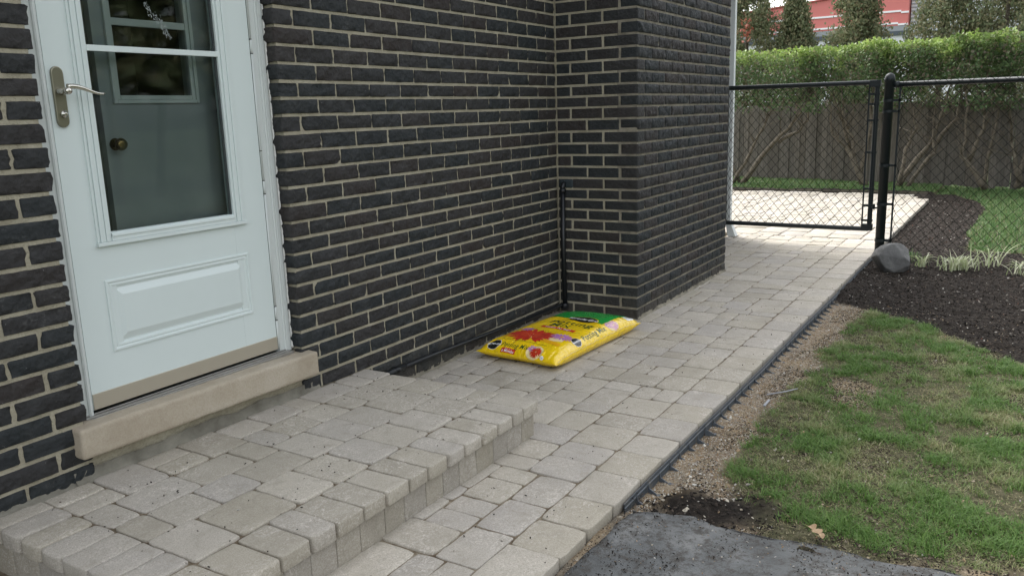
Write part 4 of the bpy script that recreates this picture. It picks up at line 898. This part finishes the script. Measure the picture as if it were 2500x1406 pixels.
for k in range(7):
    y0, y1 = YC[k]; hs_ = empty('hedge_shrub', (10.85, TR[k][0][0][0], 0), HL[k], 'shrub', 'hedge shrubs in front of the board fence'); b = MB()
    rs = np.random.RandomState(60+k)
    for q, br in enumerate(TR[k]):
        pts_ = []; x = 10.9+rs.normal()*.08
        P_ = [Vector((x+rs.normal()*.03, y, z)) for y, z in br]
        # subdivide with wobble
        pp = []
        for a, c_ in zip(P_[:-1], P_[1:]):
            for t in (0, .33, .66): pp.append(a.lerp(c_, t)+Vector((rs.normal()*.008, rs.normal()*.012, 0)))
        pp.append(P_[-1]); rr0 = .044 if q == 0 else .030; b.tube(pp, list(np.linspace(rr0, .009, len(pp))), 8)
        for t_i in range(12):
            i0 = rs.randint(len(pp)//3, len(pp)); st_ = pp[i0]; en = st_+Vector((rs.normal()*.12, rs.normal()*.25, rs.uniform(.15, .5))); mid = st_.lerp(en, .5)+Vector((rs.normal()*.03, rs.normal()*.05, .02)); b.tube([st_, mid, en], [.007, .005, .002], 5)
    b.build('trunk', BARK, hs_, smooth=True)
    n = 15000 if k < 5 else 6000; wd = y1-y0
    X = RS.uniform(-1, 1, n); Y = RS.uniform(-.1, 1.1, n); Z = RS.uniform(0, 1, n)**.8
    Px = 10.78+X*(.46+.06*np.sin(Y*9+k)); Py = y0+Y*wd
    P = np.stack([Px, Py, Z], 1); topz = 1.99+.08*fbm(np.stack([Px, Py, 0*Px], 1), 2.5, 3, 5)+.035*fbm(np.stack([Px, Py, 0*Px], 1), 9, 2, 6); botz = 1.04+.26*fbm(np.stack([Px, Py, 0*Px+3], 1), 2.2, 3, 8)
    zz = botz+(topz-botz)*Z; P = np.stack([Px, Py, zz], 1); nz = fbm(P, 4.5, 3, 14)
    surf = np.maximum(np.abs(X), (Z-.55)*2.1); ok = (nz > .04-.42*np.clip(Z-.35, 0, 1)-(surf > .8)*.05) & ((surf > .35) | (RS.rand(n) < .4)); ok &= RS.rand(n) < np.clip(.5+Z*1.3, 0, 1)
    if k == 4: ok &= (RS.rand(n) < .6)
    P = P[ok]; fr_ = np.clip((P[:, 2]-topz[ok]+.26)/.30+fbm(P, 6, 3, 5)*.95-.15*(P[:, 2] < 1.6), 0, 1)*(.35 if k == 4 else 1)*RS.uniform(.4, 1, len(P))
    leafcloud('crown', P, RS.uniform(.020, .040, len(P)), HEDGE, hs_, {'fresh': fr_}, .15)
AR = [(16, 2.93, 4.4, .70, 'broad bronze-green conifer beside the brick bay, leftmost above the hedge'), (16.1, 1.95, 3.44, .53, 'cone shaped conifer second from the bay, its tip against the sky'), (16, .70, 4.4, .56, 'columnar conifer in the middle in front of the red wall'),
      (16.2, -.80, 4.5, .72, 'wide loose conifer covering the right end of the red wall'), (16.3, -1.85, 4.6, .68, 'thin conifer at the right with pale cladding showing through')]
for k, (x, y, h, rr_, lab) in enumerate(AR):
    t = empty('arborvitae', (x, y, 0), lab, 'tree', 'conifers beyond the board fence'); b = MB(); b.tube([(x, y, -.15), (x+.02, y, h*.5), (x, y, h*.92)], [.07, .04, .01], 8)
    rs = np.random.RandomState(k+5); cl = []
    for q in range(260):
        z = h*rs.uniform(.1, .97); u_ = z/h; R_ = rr_*min(1., (1-u_)*2.1+.05)*rs.uniform(.35, 1.05); a = rs.rand()*6.28; c_ = np.array([x+R_*math.cos(a), y+R_*math.sin(a), z]); cl.append((c_, a, u_))
        if q % 3 == 0: b.tube([(x, y, z-.18), tuple(c_)], [.012, .003], 4, cap=False)
    b.build('trunk', BARK, t, smooth=True); PP = []; nl = 120 if k < 3 else 80
    for c_, a, u_ in cl:
        m_ = rs.normal(size=(nl, 3))*np.array([.08, .065, .12]); PP.append(c_+m_)
    PP = np.concatenate(PP); leafcloud('crown', PP, RS.uniform(.022, .046, len(PP)), ARB, t, None, .4, 1.9)
    if k == 0:
        m_ = RS.normal(size=(50, 3))*np.array([.05, .05, .12])+np.array([15.42, 2.75, 2.72]); leafcloud('rusty_spray', m_, RS.uniform(.03, .06, 50), RUSTY, t, None, .4, 1.9)
sc = empty('added_hedge_screen', (6, -11, 0), 'tall dark leafy screen added out of view to darken the reflection in the door glass', 'hedge'); b = MB()  # unseen screen, added so the door glass reflects something darker than sky
for q in range(16): b.tube([(-3+q*1.15, -11+RS.normal()*.2, -.15), (-3+q*1.15+RS.normal()*.2, -11, 2.5), (-3+q*1.15+RS.normal()*.4, -11, 4.4)], [.08, .06, .02], 7)
b.build('trunk', BARK, sc, smooth=True)
n = 26000; P = np.stack([RS.uniform(-4, 15, n), -11+RS.uniform(-.9, .9, n), RS.uniform(.3, 1, n)**.8*4.6], 1); P[:, 2] += .5*fbm(P*[1, 1, 0], .6, 3, 2); leafcloud('crown', P, RS.uniform(.10, .2, n), ARB, sc, None, .2, 1.5)
rb = empty('red_building', (40, 6, 0), 'big red clad commercial building with white stripes far behind the conifers', 'building')
b = MB(); ye, yw = 2.70, 16.0
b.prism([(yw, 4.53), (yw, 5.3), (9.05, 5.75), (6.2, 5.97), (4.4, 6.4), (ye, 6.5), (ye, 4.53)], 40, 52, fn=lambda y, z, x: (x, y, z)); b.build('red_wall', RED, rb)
b = MB(); b.prism([(yw, 5.33), (9.05, 5.78), (6.2, 6.0), (4.4, 6.43), (ye, 6.53), (ye, 6.46), (4.4, 6.37), (6.2, 5.94), (9.05, 5.72), (yw, 5.27)], 39.9, 39.995, fn=lambda y, z, x: (x, y, z)); b.build('parapet_trim', M('dull_red', (.4, .09, .08), .6), rb)
b = MB(); b.box(39.96, 39.995, 3.0, yw, 5.12, 5.20); b.box(39.96, 39.995, ye-.02, 3.0, 5.06, 5.14); b.box(39.96, 39.995, 3.1, yw, 4.60, 4.68); b.box(39.96, 39.995, ye-.02, 3.1, 4.54, 4.62); b.build('stripe', STRIPE, rb)
b = MB(); b.box(39.97, 40.4, ye, yw, 4.30, 4.525); b.build('grey_band', GREYB, rb); b = MB(); b.box(39.9, 40.4, ye, yw, 4.12, 4.295); b.build('dark_band', DKB, rb)
b = MB(); b.box(40.02, 52, ye, yw, -.15, 4.115); b.build('white_wall', PALEW, rb)
b = MB(); b.box(40.5, 52, -14, ye-.05, -.15, 6.2)
b.build('pale_wing', PALEW, rb)
b = MB()
for q in range(26): b.box(40.44, 40.49, -14, ye-.06, 2.2+q*.155, 2.2+q*.155+.05)
b.build('louvre', M('louvre_grey', (.34, .38, .4), .6), rb)

# ------------------------------------------------------------------ bag of potting mix
YEL = M('yellow_film', (.93, .64, .004), .14, .7); g = G(YEL)
g.col(g.mix(g.ramp(g.noise(4, 3), [(.4, g3(0)), (.8, g3(.4))]), (.94, .65, .004), (.90, .58, .004)))
rdg = g.math('ABSOLUTE', g.math('SUBTRACT', g.noise(13, 3, .55, dist=1.4), .5)); g.bump(g.math('ADD', g.noise(16, 4, .6, dist=1.2), g.math('MULTIPLY', rdg, -2.2)), .5, .012); YEL.node_tree.nodes['Principled BSDF'].inputs['Coat Weight'].default_value = .4
def ink(n, c): 
    m = M(n, c, .22, .6); g = G(m); g.bump(g.noise(16, 4, .6, dist=1.2), .3, .012); return m
GRN = ink('green_film', (.012, .30, .045)); BLK = ink('black_ink', (.012, .014, .012)); WHT = ink('white_ink', (.85, .85, .82)); REDI = ink('red_ink', (.62, .055, .02)); DGR = ink('dark_green_ink', (.03, .09, .02))
PET_R = ink('red_petal', (.55, .035, .015)); PET_R2 = ink('red_petal_light', (.62, .06, .02)); PET_P = ink('mauve_petal', (.50, .22, .50)); PET_P2 = ink('pink_petal', (.72, .40, .52)); PALEY = ink('pale_glow', (.90, .74, .38)); ORG = ink('orange_film', (.82, .42, .01))
CN = np.array([[1.085, -.095], [1.05, -.575], [1.95, -.625], [1.94, -.185]])   # BL, FR, far right, far left (seam corners)
def bagS(s, t, top=True, off=0.):
    s = np.clip(np.asarray(s, float), -1, 1); t = np.clip(np.asarray(t, float), -1, 1)
    # s: near(-1) -> far(+1); t: wall(-1) -> yard(+1)
    es = (1-np.abs(s)**7)**.62; et = (1-np.abs(t)**7)**.62
    a = (s+1)/2; c_ = (t+1)/2
    # pinch: edges bow in, corners stay pointed
    s2 = s*(1-.035*(1-t*t)); t2 = t*(1-.045*(1-s*s)); a = (s2+1)/2; c_ = (t2+1)/2
    P = (1-a)[..., None]*((1-c_)[..., None]*CN[0]+c_[..., None]*CN[1])+a[..., None]*((1-c_)[..., None]*CN[3]+c_[..., None]*CN[2])
    h = .066*es*et*(1+.06*np.sin(s*2.3+1)*np.cos(t*1.7))*(1-.12*(s*s)*(t*t))
    base = .036
    # crumples near the ends
    st3 = np.stack([s*9+0*t, t*5+0*s, 0*s+0*t], -1).reshape(-1, 3); sh_ = np.broadcast(s, t).shape
    n1_ = vnoise(st3*[.7, 3.4, 1], 1., 3).reshape(sh_); n2_ = vnoise(st3*[3.0, .8, 1], 1., 8).reshape(sh_); n3_ = vnoise(st3, .55, 6).reshape(sh_)
    cr = .0034*n1_*np.clip((np.abs(s)-.6)/.35, 0, 1)+.0030*n2_*np.clip((np.abs(t)-.66)/.3, 0, 1)+.0032*n3_
    z = base+h+cr*es**.3 if top else base-(base-.004)*np.clip(es*et*1.6, 0, 1)
    return np.concatenate([P, np.asarray(z)[..., None]], -1)
def bagN(s, t):
    e_ = 1e-3; s = np.clip(s, -.995, .995); t = np.clip(t, -.995, .995); a = bagS(s+e_, t)-bagS(s-e_, t); c_ = bagS(s, t+e_)-bagS(s, t-e_); n = np.cross(c_, a); n = n/np.linalg.norm(n, axis=-1, keepdims=True)
    return np.where(n[..., 2:3] < 0, -n, n)
bag = empty('potting_mix_bag', (1.5, -.35, 0), 'shiny yellow and green bag of potting mix lying on the path by the brick bay', 'bag')
u_ = np.sin(np.linspace(-math.pi/2, math.pi/2, 261)); v_ = np.sin(np.linspace(-math.pi/2, math.pi/2, 181)); Sg, Tg = np.meshgrid(u_, v_, indexing='ij'); A_ = bagS(Sg.ravel(), Tg.ravel()); B_ = bagS(Sg.ravel(), Tg.ravel(), False)
I = np.arange(A_.shape[0]).reshape(Sg.shape); Fq = np.stack([I[:-1, :-1], I[:-1, 1:], I[1:, 1:], I[1:, :-1]], -1).reshape(-1, 4); nA = len(A_)
link('film', fastmesh('film', np.concatenate([A_, B_]), np.concatenate([Fq, Fq[:, ::-1]+nA]), smooth=True), YEL, bag)
# seam welt along both visible sides
b = MB(); 
b.tube([tuple(bagS(np.array(q), np.array(.982))+np.array([0, -.004, .002])) for q in np.linspace(-.96, .96, 120)], .0014, 6)
b.build('side_seam', M('pale_seam', (.85, .72, .25), .3), bag, smooth=True)
# arc-length tables
sa = np.linspace(-1, 1, 1600); Cs = bagS(sa, np.zeros_like(sa)); ds = np.concatenate([[0], np.cumsum(np.linalg.norm(np.diff(Cs, axis=0), axis=1))])   # metres from near seam
Ct = bagS(np.zeros_like(sa), sa); dt = np.concatenate([[0], np.cumsum(np.linalg.norm(np.diff(Ct, axis=0), axis=1))])                                  # metres from wall seam
def s_of(m): return np.interp(m, ds, sa)
def t_of(m): return np.interp(m, dt, sa)
LT, LSs = dt[-1], ds[-1]
def stick(name, polys, m, fn, off, cell=.008, par=None):
    """polys: bmesh in plan coordinates (x right, y up, metres) -> draped on the bag"""
    bmm = polys
    xs = [v.co.x for v in bmm.verts]; ys = [v.co.y for v in bmm.verts]
    for lo_, hi_, nv_ in ((min(xs), max(xs), (1, 0, 0)), (min(ys), max(ys), (0, 1, 0))):
        q = lo_+cell
        while q < hi_:
            bmesh.ops.bisect_plane(bmm, geom=bmm.verts[:]+bmm.edges[:]+bmm.faces[:], plane_co=(q*nv_[0], q*nv_[1], 0), plane_no=nv_); q += cell
    co = np.array([v.co[:] for v in bmm.verts]); mM = fn(co[:, 0], co[:, 1]); S_, T_ = mM; W_ = bagS(S_, T_)+bagN(S_, T_)*off
    for v, p in zip(bmm.verts, W_): v.co = Vector(p)
    me = bpy.data.meshes.new(name); bmm.to_mesh(me); bmm.free(); return link(name, me, m, par or bag)
def poly(pts):
    bmm = bmesh.new(); bmm.faces.new([bmm.verts.new((x, y, 0)) for x, y in pts]); return bmm
def polys(L):
    bmm = bmesh.new()
    for pts in L: bmm.faces.new([bmm.verts.new((x, y, 0)) for x, y in pts])
    return bmm
def text(s, size, x=0, y=0, bold=0, shear=0, al='CENTER', sx=1.):
    cu = bpy.data.curves.new('t', 'FONT'); cu.body = s; cu.size = size; cu.align_x = al; cu.align_y = 'CENTER'; cu.offset = bold; cu.shear = shear; cu.resolution_u = 4; cu.space_character = 1.06
    o = bpy.data.objects.new('t', cu); C.objects.link(o); bpy.context.view_layer.update(); me = bpy.data.meshes.new_from_object(o.evaluated_get(bpy.context.evaluated_depsgraph_get()))
    bmm = bmesh.new(); bmm.from_mesh(me); bpy.data.objects.remove(o); bpy.data.meshes.remove(me)
    for v in bmm.verts: v.co.x = v.co.x*sx+x; v.co.y += y; v.co.z = 0
    return bmm
def ell(cx, cy, a, b_, n=32): return [(cx+a*math.cos(t), cy+b_*math.sin(t)) for t in np.linspace(0, 2*math.pi, n, endpoint=False)]
def petals(cx, cy, R_, n, w_, r0=.15, jit_=.1, sq=1., ph=0, seed=1):
    rs = np.random.RandomState(seed); L = []
    for k in range(n):
        a = ph+2*math.pi*k/n+rs.normal()*jit_; rr = R_*rs.uniform(.85, 1.05); d = (math.cos(a), math.sin(a)); p = (-d[1], d[0])
        pt_ = [(r0, 0), (.45, w_), (.8, w_*.95), (1, 0), (.8, -w_*.95), (.45, -w_)]
        L.append([(cx+(d[0]*q*rr+p[0]*e_*R_), cy+(d[1]*q*rr+p[1]*e_*R_)*sq) for q, e_ in pt_])
    return L
# panels: map (x,y) metres -> (s,t)
WT = LT
topmap = lambda x, y: (s_of(y), t_of(x))                       # x metres from wall seam, y metres from near seam
rtmap = lambda x, y: (s_of(x), t_of(LT-y))                     # side panel: x metres from near seam, y metres up from side seam
YB = .122       # where the top print begins, metres from near seam
xr = LT-.088    # right edge of top print
xl = .07
yg = LSs*.63
stick('green_header', poly([(xl, yg+.03)]+[(xl+(xr-xl)*t, yg+.03-.0*t-.035*math.sin(t*math.pi*.5)) for t in np.linspace(.05, 1, 14)]+[(xr, LSs-.06), (xl, LSs-.06)]), GRN, topmap, .0010)
# flower picture ground
stick('picture_glow', poly([(xl+.06, YB+.10), (xl+.2, YB+.135), (xr-.03, YB+.15), (xr-.01, YB+.06), (xr-.08, YB+.03), (xl+.1, YB+.05)]), PALEY, topmap, .0008)
stick('picture_base', poly([(xl+.02, YB+.02), (xl+.15, YB+.026), (xr-.1, YB+.02), (xr, YB+.004), (xr, YB+.035), (xr-.1, YB+.05), (xl+.05, YB+.05)]), ORG, topmap, .0009)
cxr = (xl+xr)/2-.025; cyr = YB+.085
stick('red_flower', polys(petals(cxr, cyr, .150, 28, .080, .1, .05, .66, 0, 2)), PET_R, topmap, .0012)
stick('red_flower', polys(petals(cxr, cyr, .075, 22, .07, .1, .06, .62, .1, 4)), PET_R2, topmap, .0015)
stick('red_flower', poly(ell(cxr, cyr, .016, .010, 14)), PET_R, topmap, .0018)
stick('mauve_flower', polys(petals(xr-.045, YB+.120, .068, 18, .085, .1, .04, .75, 0, 3)), PET_P, topmap, .0014)
stick('mauve_flower', poly(ell(xr-.045, YB+.115, .009, .007, 12)), ORG, topmap, .0018)
stick('mauve_flower', polys(petals(xl+.075, YB+.165, .042, 16, .09, .1, .04, .75, 0, 5)), PET_P, topmap, .0014)
xm = (xl+xr)/2+.03
stick('banner', poly([(xm-.105, YB+.236), (xm+.10, YB+.221), (xm+.10, YB+.251), (xm-.105, YB+.266)]), REDI, topmap, .0012)
bt = text('Twice As Big!', .027, 0, 0, .0003)
for v in bt.verts: v.co.y += YB+.243-v.co.x*.07; v.co.x += xm-.005
stick('banner_text', bt, WHT, topmap, .0018)
stick('title_text', text('Potting', .084, xm+.01, YB+.358, .0004, 0, sx=1.0), DGR, topmap, .0014)
stick('title_text', text('Mix', .078, xm-.02, YB+.296, .0004), DGR, topmap, .0014)
stick('small_text', text('feeds up to 6 months', .010, xm-.06, YB+.187), DGR, topmap, .0014); stick('small_text', text('for indoor and outdoor', .010, xm-.06, YB+.174), DGR, topmap, .0014)
stick('small_text', text('for indoor and outdoor container plants', .0135, (xl+xr)/2, YB-.012, 0, sx=1.05), DGR, topmap, .0014)
lx, ly_ = xm+.025, YB+.452
stick('logo_rim', poly(ell(lx, ly_, .088, .048)), YEL, topmap, .0016); stick('logo_oval', poly(ell(lx, ly_, .082, .044)), BLK, topmap, .0022); 
stick('logo_text', text('Miracle·Gro', .035, lx, ly_, .0008, .15, sx=.95), WHT, topmap, .0030)
# front end panel
WF = .49
frmap = lambda x, y: (s_of(y), -1+2*x/WF)
fy = .046; cxl = .084
stick('logo_oval', poly(ell(cxl, fy+.008, .036, .038)), WHT, frmap, .0012); stick('logo_oval', poly(ell(cxl, fy+.008, .0335, .0355)), BLK, frmap, .0018)
stick('logo_text', text('Miracle·Gro', .0155, cxl, fy+.008, .0008, .1), WHT, frmap, .0026)
stick('title_text', text('Potting Mix', .046, .208, fy+.014, .0003, 0, sx=.72), DGR, frmap, .0012)
stick('banner', poly([(.140, fy-.036), (.226, fy-.036), (.226, fy-.008), (.140, fy-.008)]), REDI, frmap, .0012)
stick('banner_text', text('feeds up to', .0085, .183, fy-.014), WHT, frmap, .0017); stick('banner_text', text('6 Months', .018, .183, fy-.026, .0005), WHT, frmap, .0017)
fx_ = .338
stick('picture_glow', poly(ell(fx_, fy-.002, .050, .046, 20)), PALEY, frmap, .0008)
stick('mauve_flower', polys(petals(fx_-.027, fy+.018, .028, 15, .09, .1, .05, 1, 0, 8)), PET_P, frmap, .0012); stick('red_flower', polys(petals(fx_+.010, fy-.004, .038, 22, .085, .1, .05, 1, 0, 9)), PET_R, frmap, .0016)
stick('red_flower', polys(petals(fx_+.010, fy-.004, .022, 16, .08, .1, .05, 1, .2, 10)), PET_R2, frmap, .0020)
stick('weight_mark', poly(ell(fx_+.058, fy-.030, .011, .011, 16)), WHT, frmap, .0012); stick('weight_mark', text('16', .012, fx_+.058, fy-.030), BLK, frmap, .0018)
# side panel
sy = .058
stick('logo_oval', poly(ell(.26, sy, .032, .030)), WHT, rtmap, .0012); stick('logo_oval', poly(ell(.26, sy, .0295, .0275)), BLK, rtmap, .0018); stick('logo_text', text('Miracle·Gro', .0135, .26, sy, .0006, .1), WHT, rtmap, .0026)
stick('title_text', text('Potting Mix', .047, .43, sy, .0003, 0, sx=.95), DGR, rtmap, .0012)
stick('picture_glow', poly(ell(.615, sy, .050, .036, 20)), PALEY, rtmap, .0008); stick('pink_flower', polys(petals(.625, sy-.003, .040, 18, .09, .1, .05, .9, 0, 12)), PET_P2, rtmap, .0013); stick('mauve_flower', polys(petals(.585, sy+.008, .028, 14, .09, .1, .05, .9, 0, 13)), PET_P, rtmap, .0010)
stick('label_patch', poly([(.76, sy-.01), (.83, sy-.01), (.83, sy+.03), (.76, sy+.03)]), WHT, rtmap, .0012); stick('small_text', text('OMRI listed', .010, .795, sy+.012), DGR, rtmap, .0018)
